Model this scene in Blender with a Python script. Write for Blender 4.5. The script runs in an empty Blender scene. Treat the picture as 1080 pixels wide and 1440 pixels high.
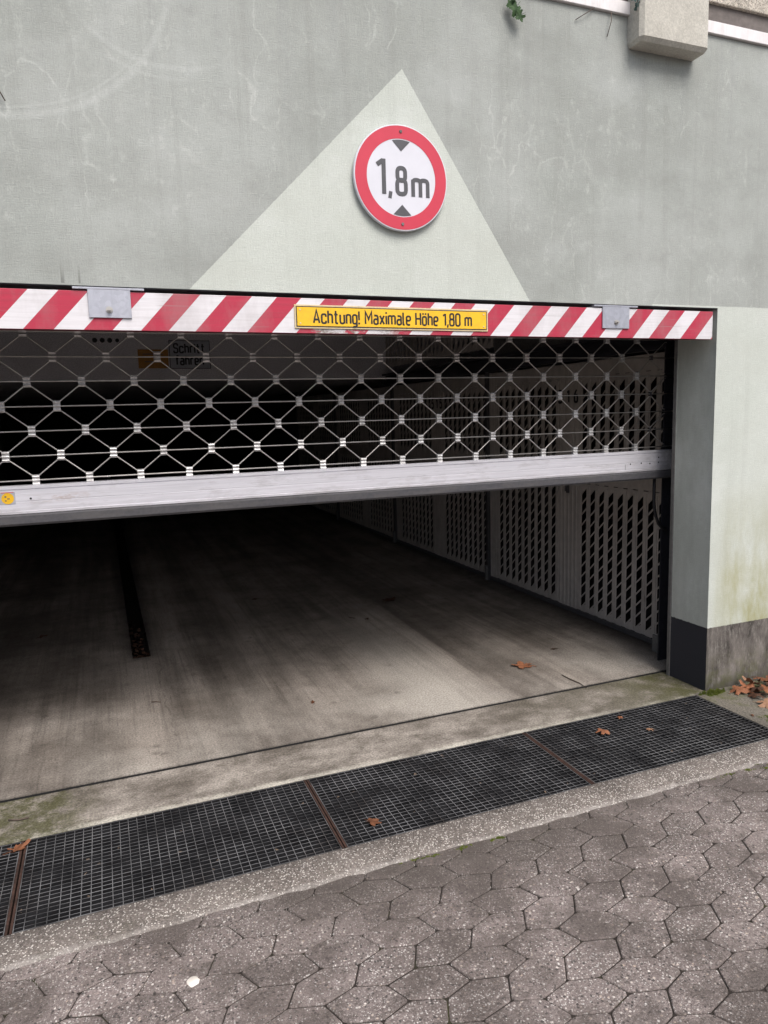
import bpy, bmesh, math, random
from mathutils import Vector, Matrix
random.seed(7)
R = math.radians
scene = bpy.context.scene
col = scene.collection

# ------------------------------------------------------------------ camera
cam = bpy.data.cameras.new('camera')
camo = bpy.data.objects.new('camera', cam)
col.objects.link(camo)
cr = Vector((0.92976799, -0.36706678, -0.02816843))
cu = Vector((0.07545103, 0.115106, 0.99048359))
cf = Vector((0.36033127, 0.92304528, -0.13471744))
m = Matrix.Identity(4)
for i in range(3):
    m[i][0] = cr[i]; m[i][1] = cu[i]; m[i][2] = -cf[i]
m.translation = Vector((-2.77606, -2.66749, 1.44770))
camo.matrix_world = m
cam.sensor_fit = 'VERTICAL'; cam.sensor_height = 36; cam.sensor_width = 27
cam.lens = 1006.06 / 1440 * 36
cam.clip_start = 0.05; cam.clip_end = 600
scene.camera = camo

# ------------------------------------------------------------------ sky, sun, exposure
SUN_EL, SUN_AZ = 54, 169          # overcast: azimuth (clockwise from +y) of the brightest part of the sky
w = bpy.data.worlds.new('World'); scene.world = w; w.use_nodes = True
nt = w.node_tree
sky = nt.nodes.new('ShaderNodeTexSky'); sky.sky_type = 'NISHITA'; sky.sun_disc = False
sky.sun_elevation = R(SUN_EL); sky.sun_rotation = R(SUN_AZ)
sky.air_density = 1.0; sky.dust_density = 4.0; sky.ozone_density = 1.0
grey = nt.nodes.new('ShaderNodeHueSaturation'); grey.inputs['Saturation'].default_value = 0.72   # cloud cover: paler than a clear sky
nt.links.new(sky.outputs[0], grey.inputs['Color']); nt.links.new(grey.outputs[0], nt.nodes['Background'].inputs[0])
nt.nodes['Background'].inputs[1].default_value = 0.085
sl = bpy.data.lights.new('sun', 'SUN'); sl.energy = 1.5; sl.angle = R(34); sl.color = (1.0, 0.965, 0.945)
so = bpy.data.objects.new('sun', sl); col.objects.link(so)
az, el = R(SUN_AZ), R(SUN_EL)
sd = Vector((math.sin(az)*math.cos(el), math.cos(az)*math.cos(el), math.sin(el)))
so.rotation_euler = sd.to_track_quat('Z', 'Y').to_euler(); so.location = (0, -5, 8)
vs = scene.view_settings
vs.view_transform = 'Standard'; vs.look = 'None'; vs.gamma = 1; vs.exposure = 1.0
vs.use_curve_mapping = False

# ------------------------------------------------------------------ node helpers
class MT:
    def __init__(s, name, rough=0.8, metal=0.0, spec=0.3):
        s.m = bpy.data.materials.new(name); s.m.use_nodes = True
        s.t = s.m.node_tree; s.b = s.t.nodes['Principled BSDF']
        s.b.inputs['Roughness'].default_value = rough
        s.b.inputs['Metallic'].default_value = metal
        s.b.inputs['Specular IOR Level'].default_value = spec
        g = s.t.nodes.new('ShaderNodeNewGeometry'); s.P = g.outputs['Position']
        s.sep = None
    def n(s, ty): return s.t.nodes.new(ty)
    def put(s, v, inp):
        if isinstance(v, bpy.types.NodeSocket): s.t.links.new(v, inp)
        elif isinstance(v, (tuple, list)):
            v = tuple(v)
            if len(inp.default_value) == 4 and len(v) == 3: v = v + (1,)
            inp.default_value = v
        else: inp.default_value = v
    def xyz(s):
        if not s.sep:
            s.sep = s.n('ShaderNodeSeparateXYZ'); s.t.links.new(s.P, s.sep.inputs[0])
        return s.sep.outputs
    def mm(s, op, a, b=0.0, c=None, clamp=False):
        q = s.n('ShaderNodeMath'); q.operation = op; q.use_clamp = clamp
        s.put(a, q.inputs[0]); s.put(b, q.inputs[1])
        if c is not None: s.put(c, q.inputs[2])
        return q.outputs[0]
    def sc(s, v, off=(0, 0, 0), src=None):
        q = s.n('ShaderNodeMapping'); s.t.links.new(src or s.P, q.inputs[0])
        q.inputs['Scale'].default_value = v; q.inputs['Location'].default_value = off
        return q.outputs[0]
    def noise(s, vec, scale=1, detail=4, rough=.55, dist=0.0):
        q = s.n('ShaderNodeTexNoise'); s.put(vec, q.inputs['Vector'])
        q.inputs['Scale'].default_value = scale; q.inputs['Detail'].default_value = detail
        q.inputs['Roughness'].default_value = rough; q.inputs['Distortion'].default_value = dist
        return q.outputs[0]
    def vor(s, vec, scale=1, feat='F1', out=0, rnd=1.0):
        q = s.n('ShaderNodeTexVoronoi'); q.feature = feat; s.put(vec, q.inputs['Vector'])
        q.inputs['Scale'].default_value = scale
        q.inputs['Randomness'].default_value = rnd
        return q.outputs[out]
    def step(s, v, a, b, lo=0.0, hi=1.0):
        q = s.n('ShaderNodeMapRange'); q.clamp = True; s.put(v, q.inputs[0])
        q.inputs[1].default_value = a; q.inputs[2].default_value = b
        q.inputs[3].default_value = lo; q.inputs[4].default_value = hi
        return q.outputs[0]
    def mix(s, f, a, b, mode='MIX'):
        q = s.n('ShaderNodeMix'); q.data_type = 'RGBA'; q.blend_type = mode
        s.put(f, q.inputs[0]); s.put(a, q.inputs[6]); s.put(b, q.inputs[7])
        return q.outputs[2]
    def hsv(s, c, v):
        q = s.n('ShaderNodeHueSaturation'); s.put(c, q.inputs['Color']); s.put(v, q.inputs['Value'])
        return q.outputs[0]
    def rnd(s): return s.n('ShaderNodeObjectInfo').outputs['Random']
    def col(s, c): s.put(c, s.b.inputs['Base Color']); return s
    def rough(s, v): s.put(v, s.b.inputs['Roughness']); return s
    def bump(s, h, dist=.001, strength=1.0):
        q = s.n('ShaderNodeBump'); q.inputs['Distance'].default_value = dist; q.inputs['Strength'].default_value = strength
        s.put(h, q.inputs['Height']); s.t.links.new(q.outputs[0], s.b.inputs['Normal'])
        return s

# ------------------------------------------------------------------ materials
def mat_wall():
    k = MT('painted_render', .85, 0, .2); x, y, z = k.xyz()
    # painted fields: light triangle over the entrance, light field on the pier below lintel height
    e1 = k.mm('SUBTRACT', k.mm('MULTIPLY_ADD', x, 0.83/0.828, 2.742+1.611*0.83/0.828), z)      # below left edge
    e2 = k.mm('SUBTRACT', k.mm('MULTIPLY_ADD', x, -0.826/0.558, 2.742-1.611*0.826/0.558), z)   # below right edge
    wob = k.mm('MULTIPLY', k.mm('SUBTRACT', k.noise(k.P, 60, 2), .5), .006)
    tri = k.step(k.mm('ADD', k.mm('MINIMUM', e1, e2), wob), -.0012, .0012)
    tri = k.mm('MULTIPLY', tri, k.step(z, 1.85, 1.86))
    pier = k.mm('MULTIPLY', k.step(k.mm('ADD', z, wob), 1.914, 1.911), k.step(x, -.4, -.39))
    light = k.mm('MAXIMUM', tri, pier)
    warp = k.noise(k.P, 2.2, 3)
    soft = k.noise(k.sc((1.1, 1, .8)), 1.3, 5, .6)
    dark = k.mix(k.step(soft, .35, .68), (.318, .337, .312), (.418, .437, .415))
    lgt = k.mix(k.step(soft, .3, .7), (.495, .528, .478), (.570, .598, .552))
    c = k.mix(light, dark, lgt)
    # soft horizontal day marks of the roller
    band = k.noise(k.sc((.25, 1, 3.2)), 1.6, 3, .5)
    c = k.mix(k.step(band, .4, .72, 0, .30), c, k.mix(light, (.27, .275, .255), (.49, .51, .46)))
    # woven roller texture
    wv = k.mm('ADD', k.noise(k.sc((22, 22, 420)), 1, 2, .6), k.noise(k.sc((420, 420, 22)), 1, 2, .6))
    gr = k.noise(k.P, 190, 3, .7)
    c = k.hsv(c, k.mm('MULTIPLY', k.step(wv, .7, 1.3, .92, 1.08), k.step(gr, .3, .7, .92, 1.08)))
    # pale chalk veins running down
    dv = k.n('ShaderNodeVectorMath'); dv.operation = 'MULTIPLY_ADD'
    nz = k.n('ShaderNodeTexNoise'); nz.inputs['Scale'].default_value = 7; nz.inputs['Detail'].default_value = 5
    k.t.links.new(k.P, nz.inputs['Vector'])
    k.t.links.new(nz.outputs['Color'], dv.inputs[0]); dv.inputs[1].default_value = (.16, .0, .22)
    k.t.links.new(k.P, dv.inputs[2])
    vein = k.vor(k.sc((4.6, .0, 1.7), src=dv.outputs[0]), 2.3, 'DISTANCE_TO_EDGE')
    vm = k.mm('MULTIPLY', k.step(vein, .040, .002), k.step(k.noise(k.sc((1, 1, .7), (3, 0, 1)), 3.1, 4, .65), .50, .62))
    vm = k.mm('MULTIPLY', vm, k.step(k.noise(k.P, 28, 5, .75), .40, .56))
    vm2 = k.step(k.noise(k.sc((2.2, 1, 1.5), (7, 0, 2)), 11, 8, .78), .54, .66, 0, .7)
    vm2 = k.mm('MULTIPLY', vm2, k.step(k.noise(k.P, 1.7, 3), .44, .60))
    vm = k.mm('MULTIPLY', k.mm('MAXIMUM', k.mm('MULTIPLY', vm, .75), vm2), k.mm('SUBTRACT', .62, k.mm('MULTIPLY', light, .54)))
    c = k.mix(vm, c, (.60, .62, .585))
    cl = k.noise(k.sc((.9, 1, 1.3), (2, 0, 5)), 2.4, 7, .68)
    c = k.mix(k.step(cl, .50, .66, 0, .42), c, k.mix(light, (.245, .255, .235), (.47, .49, .44)))
    c = k.mix(k.step(cl, .47, .34, 0, .34), c, k.mix(light, (.47, .49, .475), (.66, .68, .655)))
    vs1 = k.noise(k.sc((16, 1, .45)), 1, 5, .65)
    c = k.mix(k.mm('MULTIPLY', k.step(vs1, .52, .66, 0, .22), k.mm('SUBTRACT', 1, k.mm('MULTIPLY', light, .65))), c, (.24, .245, .225))
    # brushed swirls high on the left
    def ring(cx, cz, r, wd, x0, x1, amt):
        dx = k.mm('SUBTRACT', x, cx); dz = k.mm('SUBTRACT', z, cz)
        d = k.mm('SQRT', k.mm('ADD', k.mm('MULTIPLY', dx, dx), k.mm('MULTIPLY', dz, dz)))
        d = k.mm('ADD', d, k.mm('MULTIPLY', k.mm('SUBTRACT', warp, .5), .05))
        t = k.mm('ABSOLUTE', k.mm('SUBTRACT', d, r))
        f = k.mm('MULTIPLY', k.step(t, wd, wd*.25), k.step(k.noise(k.sc((60, 1, 60)), 1, 4, .7), .35, .62, .3, 1))
        f = k.mm('MULTIPLY', f, k.mm('MULTIPLY', k.step(x, x0, x0+.12), k.step(x, x1, x1-.15)))
        return k.mm('MULTIPLY', f, k.mm('MULTIPLY', k.step(dz, 0, -.02), amt))
    c = k.mix(ring(-2.99, 2.97, .55, .018, -3.4, -2.36, .30), c, (.60, .62, .60))
    c = k.mix(ring(-2.99, 2.97, .525, .007, -3.4, -2.5, .2), c, (.60, .62, .60))
    c = k.mix(ring(-2.46, 3.02, .395, .012, -2.78, -2.25, .26), c, (.60, .62, .60))
    c = k.mix(ring(-2.98, 3.12, .50, .03, -3.4, -2.55, .15), c, (.60, .62, .60))
    c = k.mix(ring(-2.46, 3.05, .46, .008, -2.72, -2.35, .2), c, (.60, .62, .60))
    # thin dark drip lines just over the lintel edge
    dl = k.mm('MULTIPLY', k.step(k.noise(k.sc((38, 0, .6)), 1, 0), .70, .74), k.step(k.mm('ADD', z, k.mm('MULTIPLY', k.noise(k.sc((25, 0, 0)), 1, 0), -.25)), 1.86, 1.80))
    dl = k.mm('MULTIPLY', dl, k.mm('MULTIPLY', k.step(z, 1.909, 1.912), k.step(x, -2.4, -2.55)))
    c = k.mix(k.mm('MULTIPLY', dl, .55), c, (.10, .10, .09))
    # rain streaks under the coping
    rs = k.mm('MULTIPLY', k.step(k.noise(k.sc((11, 1, .35)), 1, 3, .6), .5, .72), k.step(z, 2.35, 3.05))
    c = k.mix(k.mm('MULTIPLY', rs, .22), c, (.24, .25, .26))
    # algae on the pier
    al = k.mm('MULTIPLY', k.step(k.noise(k.sc((6, 6, 2.2)), 1, 5, .65), .32, .62), k.mm('MULTIPLY', k.step(z, 1.08, .55), k.step(x, .0, .16)))
    al = k.mm('MULTIPLY', al, k.step(y, .004, .001))
    c = k.mix(k.mm('MULTIPLY', al, .85), c, (.30, .285, .12))
    # flaked crumbs of pale paint near the foot of the pier
    fl = k.mm('MULTIPLY', k.step(k.noise(k.P, 70, 4, .7), .60, .66), k.mm('MULTIPLY', k.step(z, .62, .42), k.step(x, .2, .02)))
    c = k.mix(k.mm('MULTIPLY', fl, .5), c, (.70, .72, .62))
    # plinth paint: fresh in the reveal, weathered on the front
    fr = k.step(y, .002, .004)
    pf = k.mix(k.step(k.noise(k.sc((9, 9, 3.5)), 1, 8, .75), .40, .60), (.055, .049, .044), (.180, .162, .147))
    pf = k.mix(k.step(k.noise(k.sc((38, 38, 12)), 1, 6, .8), .52, .64, 0, .55), pf, (.30, .28, .255))
    pf = k.mix(k.mm('MULTIPLY', k.step(z, .2, .02), k.step(k.noise(k.P, 14, 5, .7), .42, .62, 0, .8)), pf, (.10, .105, .04))
    pf = k.mix(k.mm('MULTIPLY', k.step(z, .07, .0), .7), pf, (.055, .05, .042))
    pl = k.mix(fr, pf, (.040, .040, .047))
    plm = k.step(k.mm('ADD', z, k.mm('MULTIPLY', wob, 1.6)), .3340, .3310)
    c = k.mix(plm, c, pl)
    # grime and scrapes on the reveal
    gm = k.mm('MULTIPLY', fr, k.step(k.noise(k.sc((4, 7, 2)), 1, 5, .7), .4, .75, 0, .35))
    c = k.mix(k.mm('MULTIPLY', gm, k.mm('SUBTRACT', 1, plm)), c, (.20, .20, .18))
    k.col(c); k.bump(k.mm('ADD', k.mm('MULTIPLY', wv, .6), k.mm('MULTIPLY', gr, .7)), .0016, .8)
    return k.m

def mat_concrete(name, a, b, streak=False, speck=0.0, dark=(.09, .085, .075), rough=.82, moss=0.0, grain=.38):
    k = MT(name, rough, 0, .25); x, y, z = k.xyz()
    n1 = k.noise(k.P, 1.7, 6, .62); n2 = k.noise(k.P, 9, 8, .75); n3 = k.noise(k.P, 115, 4, .8)
    c = k.mix(k.step(n1, .40, .60), a, b)
    c = k.mix(k.step(n2, .5, .76, 0, .55), c, dark)
    if streak:
        s1 = k.noise(k.sc((7, .30, 1)), 1, 7, .68, .3); s2 = k.noise(k.sc((2.4, .14, 1), (4, 0, 0)), 1, 5, .6); s3 = k.noise(k.sc((60, 1.3, 1)), 1, 5, .7)
        c = k.mix(k.step(s1, .44, .64, 0, .6), c, dark)
        c = k.mix(k.step(s2, .52, .62, 0, .45), c, tuple(min(1, v*1.4) for v in b))
        c = k.mix(k.step(s3, .52, .64, 0, .38), c, dark)
        # tyre tracks
        for tx in (-.80, -2.15, -3.4, -4.6):
            tr = k.step(k.mm('ABSOLUTE', k.mm('SUBTRACT', k.mm('ADD', x, k.mm('MULTIPLY', k.noise(k.sc((.5, .5, 1)), 1, 2), .3)), tx+.15)), .22, .06)
            c = k.mix(k.mm('MULTIPLY', tr, k.step(k.noise(k.sc((6, 2.0, 1)), 1, 8, .75), .32, .62, .10, .60)), c, dark)
        # stained margins of the drain slot and the crack running from it
        dm = k.step(k.mm('ADD', k.mm('ABSOLUTE', k.mm('ADD', x, 2.64)), k.mm('MULTIPLY', k.noise(k.sc((14, 4, 1)), 1, 7, .75), .15)), .23, .11, 0, .95)
        c = k.mix(k.mm('MULTIPLY', dm, k.step(k.mm('ADD', y, k.mm('MULTIPLY', n2, .3)), 1.92, 2.12)), c, (.026, .023, .022))
        cr_ = k.step(k.mm('ABSOLUTE', k.mm('ADD', k.mm('ADD', x, 2.56), k.mm('MULTIPLY', k.mm('SUBTRACT', k.noise(k.sc((1, 5, 1)), 1, 4), .5), .14))), .006, .002, 0, .5)
        c = k.mix(k.mm('MULTIPLY', k.mm('MULTIPLY', cr_, k.step(y, 1.9, 1.85)), k.step(k.noise(k.P, 11, 3), .4, .55)), c, dark)
        # pale abraded apron right of the middle
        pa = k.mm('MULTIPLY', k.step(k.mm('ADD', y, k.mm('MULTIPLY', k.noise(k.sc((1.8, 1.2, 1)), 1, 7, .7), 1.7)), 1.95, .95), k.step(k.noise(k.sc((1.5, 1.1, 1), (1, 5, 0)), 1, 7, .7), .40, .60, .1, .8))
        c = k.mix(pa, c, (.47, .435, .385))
        pb = k.mm('MULTIPLY', k.step(k.mm('ABSOLUTE', k.mm('ADD', k.mm('ADD', x, 1.22), k.mm('MULTIPLY', k.mm('SUBTRACT', s1, .5), .5))), .34, .05), k.step(k.mm('ADD', y, n1), 2.9, 1.0))
        c = k.mix(k.mm('MULTIPLY', pb, .55), c, (.52, .485, .43))
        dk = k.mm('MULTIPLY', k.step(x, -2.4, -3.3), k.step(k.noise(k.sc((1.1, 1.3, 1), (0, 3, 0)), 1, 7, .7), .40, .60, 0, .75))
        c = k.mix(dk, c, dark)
        # oil spots and the dirty edge along the joint
        ol = k.mm('MULTIPLY', k.step(k.vor(k.P, 5.5), .16, .05), k.step(k.noise(k.P, 24, 5, .7), .38, .56))
        c = k.mix(k.mm('MULTIPLY', ol, .6), c, dark)
        c = k.mix(k.step(k.mm('ADD', y, k.mm('MULTIPLY', n2, -.07)), .306, .288, 0, .5), c, (.06, .05, .042))
        c = k.mix(k.mm('MULTIPLY', k.step(k.mm('ADD', x, k.mm('MULTIPLY', n2, .15)), .14, .34), .75), c, (.05, .043, .036))
    c = k.hsv(c, k.step(n3, .38, .62, 1-grain, 1+grain))
    if speck:
        vc = k.vor(k.P, 240, 'F1', 1); sp = k.n('ShaderNodeSeparateColor'); k.t.links.new(vc, sp.inputs[0])
        f = k.mm('MULTIPLY', k.step(sp.outputs[0], .86, .9), k.step(k.vor(k.P, 240), .0026, .0018))
        c = k.mix(k.mm('MULTIPLY', f, speck), c, (.62, .58, .54))
        f = k.step(sp.outputs[1], .80, .84, 0, .55)
        c = k.mix(f, c, (.07, .06, .055))
    if moss:
        f = k.mm('MULTIPLY', k.step(k.noise(k.P, 5, 6, .7), .50, .66), moss)
        c = k.mix(f, c, (.085, .088, .03))
    k.col(c); k.rough(k.step(n2, .3, .7, rough-.12, rough+.1))
    k.bump(k.mm('ADD', n3, k.mm('MULTIPLY', n2, .6)), .002, .7)
    return k.m

def mat_threshold():
    k = MT('threshold_concrete', .8, 0, .3); x, y, z = k.xyz()
    n1 = k.noise(k.sc((1, 1.6, 1)), 2.6, 8, .68); n2 = k.noise(k.P, 14, 8, .75); n3 = k.noise(k.P, 115, 4, .8)
    c = k.mix(k.step(n1, .40, .60), (.130, .112, .094), (.335, .30, .262))
    c = k.mix(k.step(n2, .48, .64, 0, .6), c, (.095, .083, .066))
    ed = k.mm('ADD', y, k.mm('MULTIPLY', k.mm('SUBTRACT', n2, .5), .07))
    c = k.mix(k.mm('MULTIPLY', k.step(ed, .026, .004, 0, .85), k.step(k.noise(k.P, 3.3, 4, .7), .36, .58, .15, 1)), c, (.52, .49, .42))
    c = k.mix(k.step(k.mm('ADD', y, k.mm('MULTIPLY', n2, .05)), .320, .338, 0, .5), c, (.06, .05, .042))
    rt = k.mm('MULTIPLY', k.step(x, -1.35, -.55), k.step(k.noise(k.P, 5, 6, .7), .34, .54))
    c = k.mix(k.mm('MULTIPLY', rt, .7), c, (.095, .085, .062))
    ms = k.mm('MULTIPLY', k.step(k.noise(k.P, 9, 7, .75), .38, .54), k.mm('MAXIMUM', k.step(x, -.55, -.12), k.step(x, -2.86, -3.04)))
    c = k.mix(k.mm('MULTIPLY', ms, .85), c, (.062, .062, .022))
    c = k.hsv(c, k.step(n3, .38, .62, .60, 1.40))
    k.col(c); k.bump(k.mm('ADD', n3, n2), .002, .8)
    return k.m

def mat_paver():
    k = MT('exposed_aggregate_stone', .8, 0, .3); x, y, z = k.xyz()
    oi = k.rnd()
    n1 = k.noise(k.P, 3.2, 5, .6); n3 = k.noise(k.P, 330, 3, .7)
    c = k.mix(k.step(n1, .36, .64), (.170, .138, .127), (.285, .236, .222))
    c = k.hsv(c, k.step(oi, 0, 1, .78, 1.20))
    vc = k.vor(k.P, 250, 'F1', 1); d = k.vor(k.P, 250)
    sp = k.n('ShaderNodeSeparateColor'); k.t.links.new(vc, sp.inputs[0])
    c = k.mix(k.step(sp.outputs[0], .0, 1, .15, .75), c, k.mix(sp.outputs[1], (.085, .072, .066), (.40, .345, .32)))
    c = k.mix(k.mm('MULTIPLY', k.step(sp.outputs[2], .86, .89), k.step(d, .70, .45, 0, 1)), c, k.mix(sp.outputs[0], (.46, .42, .39), (.78, .74, .70)))
    pw = k.sc((1, 1, 1), (3.3, 1.7, 0)); vb = k.vor(pw, 125, 'F1', 1); db = k.mm('ADD', k.vor(pw, 125), k.mm('MULTIPLY', k.mm('SUBTRACT', n3, .5), .5))
    sb = k.n('ShaderNodeSeparateColor'); k.t.links.new(vb, sb.inputs[0])
    c = k.mix(k.mm('MULTIPLY', k.step(sb.outputs[2], .91, .93), k.step(db, .55, .40, 0, 1)), c, k.mix(sb.outputs[0], (.46, .36, .29), (.80, .76, .72)))
    c = k.mix(k.mm('MULTIPLY', k.step(sb.outputs[1], .87, .90), k.step(db, .55, .38, 0, .85)), c, (.055, .05, .048))
    # mortar-stained, dirtier ground along the kerb
    dn = k.noise(k.P, 4.2, 6, .68)
    c = k.mix(k.step(dn, .44, .58, 0, .72), c, (.098, .081, .072))
    c = k.mix(k.step(k.noise(k.P, 17, 6, .75), .54, .70, 0, .55), c, (.085, .073, .060))
    kd = k.mm('MULTIPLY', k.step(k.mm('ADD', y, k.mm('MULTIPLY', dn, -.25)), -1.10, -.84), k.step(x, -2.7, -2.1))
    c = k.mix(k.mm('MULTIPLY', k.mm('MULTIPLY', kd, k.step(x, -.6, -1.4, .35, 1)), .70), c, (.090, .076, .066))
    c = k.hsv(c, k.step(n3, .28, .72, .72, 1.30))
    k.col(c)
    k.bump(k.mm('ADD', k.mm('MULTIPLY', d, -.5), k.mm('MULTIPLY', n3, 1.0)), .004, 1.0)
    return k.m

def mat_kerb():
    k = MT('kerb_concrete', .85, 0, .25); x, y, z = k.xyz()
    n1 = k.noise(k.P, 4.5, 6, .66); n3 = k.noise(k.P, 240, 3, .7)
    c = k.mix(k.step(n1, .34, .66), (.105, .090, .080), (.220, .192, .172))
    vc = k.vor(k.P, 230, 'F1', 1); d = k.vor(k.P, 230); sp = k.n('ShaderNodeSeparateColor'); k.t.links.new(vc, sp.inputs[0])
    c = k.mix(k.step(sp.outputs[0], 0, 1, .1, .7), c, k.mix(sp.outputs[1], (.055, .047, .042), (.36, .315, .28)))
    c = k.mix(k.mm('MULTIPLY', k.step(sp.outputs[2], .86, .88), k.step(d, .7, .45)), c, (.62, .58, .53))
    ed = k.mm('ADD', y, k.mm('MULTIPLY', k.mm('SUBTRACT', k.noise(k.P, 12, 5, .7), .5), .06))
    c = k.mix(k.mm('MULTIPLY', k.step(ed, -.640, -.655), k.step(k.noise(k.P, 3.1, 4, .7), .36, .58, 0, .5)), c, (.42, .39, .36))
    c = k.mix(k.step(k.noise(k.P, 7, 5, .7), .58, .74, 0, .6), c, (.09, .082, .06))
    c = k.hsv(c, k.step(n3, .28, .72, .65, 1.35))
    k.col(c); k.bump(k.mm('ADD', n3, k.mm('MULTIPLY', d, -.4)), .004, 1.0)
    return k.m

def mat_joint():
    k = MT('joint_sand', .95, 0, .1); n1 = k.noise(k.P, 5, 5, .7); n2 = k.noise(k.P, 300, 3, .7)
    c = k.mix(k.step(n1, .55, .72), (.040, .034, .030), (.058, .058, .028))
    k.col(k.hsv(c, k.step(n2, .3, .7, .6, 1.4))); k.bump(n2, .003, 1)
    return k.m

def mat_plain(name, c, rough=.6, metal=0, var=.12, scale=30, bump=0.0, dirt=None, dirt_amt=.5, dirt_sc=(3, 3, 3), spec=.4):
    k = MT(name, rough, metal, spec); n1 = k.noise(k.P, scale, 5, .65)
    cc = k.hsv(c + (1,) if len(c) == 3 else c, k.step(n1, .3, .7, 1-var, 1+var)) if False else None
    base = k.mix(0.0, c, c)
    cc = k.hsv(base, k.step(n1, .3, .7, 1-var, 1+var))
    if dirt:
        dn = k.noise(k.sc(dirt_sc), 1, 6, .7)
        cc = k.mix(k.step(dn, .46, .72, 0, dirt_amt), cc, dirt)
        k.rough(k.step(dn, .4, .75, rough, min(1, rough+.25)))
    k.col(cc)
    if bump: k.bump(n1, bump, .8)
    return k.m

def mat_stripes():
    k = MT('red_white_paint', .45, 0, .4); x, y, z = k.xyz()
    s = k.mm('SUBTRACT', x, k.mm('MULTIPLY', k.mm('SUBTRACT', z, 1.759), .911))
    t = k.mm('FRACT', k.mm('DIVIDE', k.mm('ADD', s, 2.987+1.839), .18393))
    red = k.step(k.mm('ABSOLUTE', k.mm('SUBTRACT', t, .25)), .2515, .2485)
    ro = k.noise(k.sc((3, 1, 90)), 1, 4, .7)
    r_ = k.mix(k.step(ro, .4, .7), (.46, .030, .066), (.38, .034, .062))
    w_ = k.mix(k.step(ro, .45, .75), (.72, .70, .72), (.60, .58, .59))
    c = k.mix(red, w_, r_)
    # worn through paint along the lower edge and small chips
    ch = k.mm('MULTIPLY', k.step(k.noise(k.sc((7, 1, 26)), 1, 7, .75), .49, .53), k.mm('MULTIPLY', k.step(z, 1.782, 1.774), k.step(k.mm('ABSOLUTE', k.mm('ADD', x, 1.84)), .24, .14)))
    c = k.mix(ch, c, k.mix(k.step(k.noise(k.P, 70, 3), .4, .6), (.22, .18, .15), (.55, .52, .52)))
    cp = k.step(k.noise(k.P, 48, 5, .75), .73, .745)
    c = k.mix(k.mm('MULTIPLY', cp, .6), c, (.17, .12, .11))
    dn = k.noise(k.sc((5, 5, 2)), 1, 6, .7)
    c = k.mix(k.step(dn, .46, .66, 0, .30), c, (.30, .26, .25))
    sc_l = k.mm('MULTIPLY', k.step(k.noise(k.sc((2.2, 1, 160), (0, 0, 3)), 1, 4, .6), .62, .66), k.step(k.noise(k.P, 4, 3), .46, .58))
    c = k.mix(k.mm('MULTIPLY', sc_l, .45), c, (.30, .22, .22))
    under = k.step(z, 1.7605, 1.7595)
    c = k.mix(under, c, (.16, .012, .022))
    k.col(c); k.bump(ro, .0008, .6)
    return k.m

def mat_alu(name='brushed_aluminium', base=(.76, .745, .785), rough=.45, metal=.3):
    k = MT(name, rough, metal, .5); x, y, z = k.xyz()
    br = k.noise(k.sc((3, 3, 160)), 1, 4, .7); dn = k.noise(k.sc((5, 5, 18)), 1, 6, .7)
    c = k.mix(k.step(br, .3, .7), tuple(v*.86 for v in base), tuple(min(1, v*1.1) for v in base))
    c = k.mix(k.step(dn, .52, .74, 0, .5), c, (.30, .275, .26))
    c = k.mix(k.mm('MULTIPLY', k.step(z, 1.135, 1.110), k.step(k.noise(k.sc((4, 4, 30)), 1, 6, .75), .36, .62, 0, .6)), c, (.20, .18, .17))
    rust = k.mm('MULTIPLY', k.step(k.noise(k.sc((9, 9, 26)), 1, 5, .7), .48, .68), k.mm('MULTIPLY', k.step(k.mm('ABSOLUTE', k.mm('ADD', x, 2.93)), .16, .02), k.step(k.mm('ABSOLUTE', k.mm('SUBTRACT', z, 1.163)), .022, .006)))
    c = k.mix(k.mm('MULTIPLY', rust, .7), c, (.36, .20, .11))
    ends = k.mm('MULTIPLY', k.step(x, -.12, .12), k.step(k.noise(k.P, 22, 5, .7), .3, .6))
    c = k.mix(k.mm('MULTIPLY', ends, .6), c, (.12, .12, .13))
    k.col(c); k.rough(k.step(dn, .4, .75, rough, rough+.2)); k.bump(br, .0004, .5)
    return k.m

def mat_galv():
    k = MT('galvanised_steel', .48, .6, .5)
    v = k.vor(k.P, 70, 'F1', 1); sp = k.n('ShaderNodeSeparateColor'); k.t.links.new(v, sp.inputs[0])
    n1 = k.noise(k.sc((30, 30, 8)), 1, 5, .7)
    c = k.mix(sp.outputs[0], (.42, .43, .48), (.48, .49, .545))
    c = k.mix(k.step(n1, .5, .75, 0, .5), c, (.26, .26, .30))
    k.col(c); return k.m

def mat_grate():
    k = MT('shade_darkened_grating_steel', .85, 0, .15); n1 = k.noise(k.P, 9, 5, .7); n2 = k.noise(k.P, 90, 4, .7)
    c = k.mix(k.step(n1, .35, .65), (.007, .007, .008), (.020, .020, .022))  # near-black base: shade inside the cells is put into the bar colour
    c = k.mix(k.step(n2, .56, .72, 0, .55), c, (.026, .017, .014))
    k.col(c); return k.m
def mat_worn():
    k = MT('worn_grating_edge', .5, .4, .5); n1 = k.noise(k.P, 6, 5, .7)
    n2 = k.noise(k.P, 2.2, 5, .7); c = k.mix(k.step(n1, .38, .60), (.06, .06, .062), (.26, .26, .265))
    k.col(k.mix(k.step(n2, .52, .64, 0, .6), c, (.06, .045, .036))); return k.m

def mat_rust():
    k = MT('rusted_steel', .85, .1, .2); n1 = k.noise(k.P, 26, 6, .7)
    c = k.mix(k.step(n1, .3, .7), (.028, .019, .016), (.085, .046, .035))
    k.col(c); k.bump(n1, .002, .7); return k.m

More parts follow.
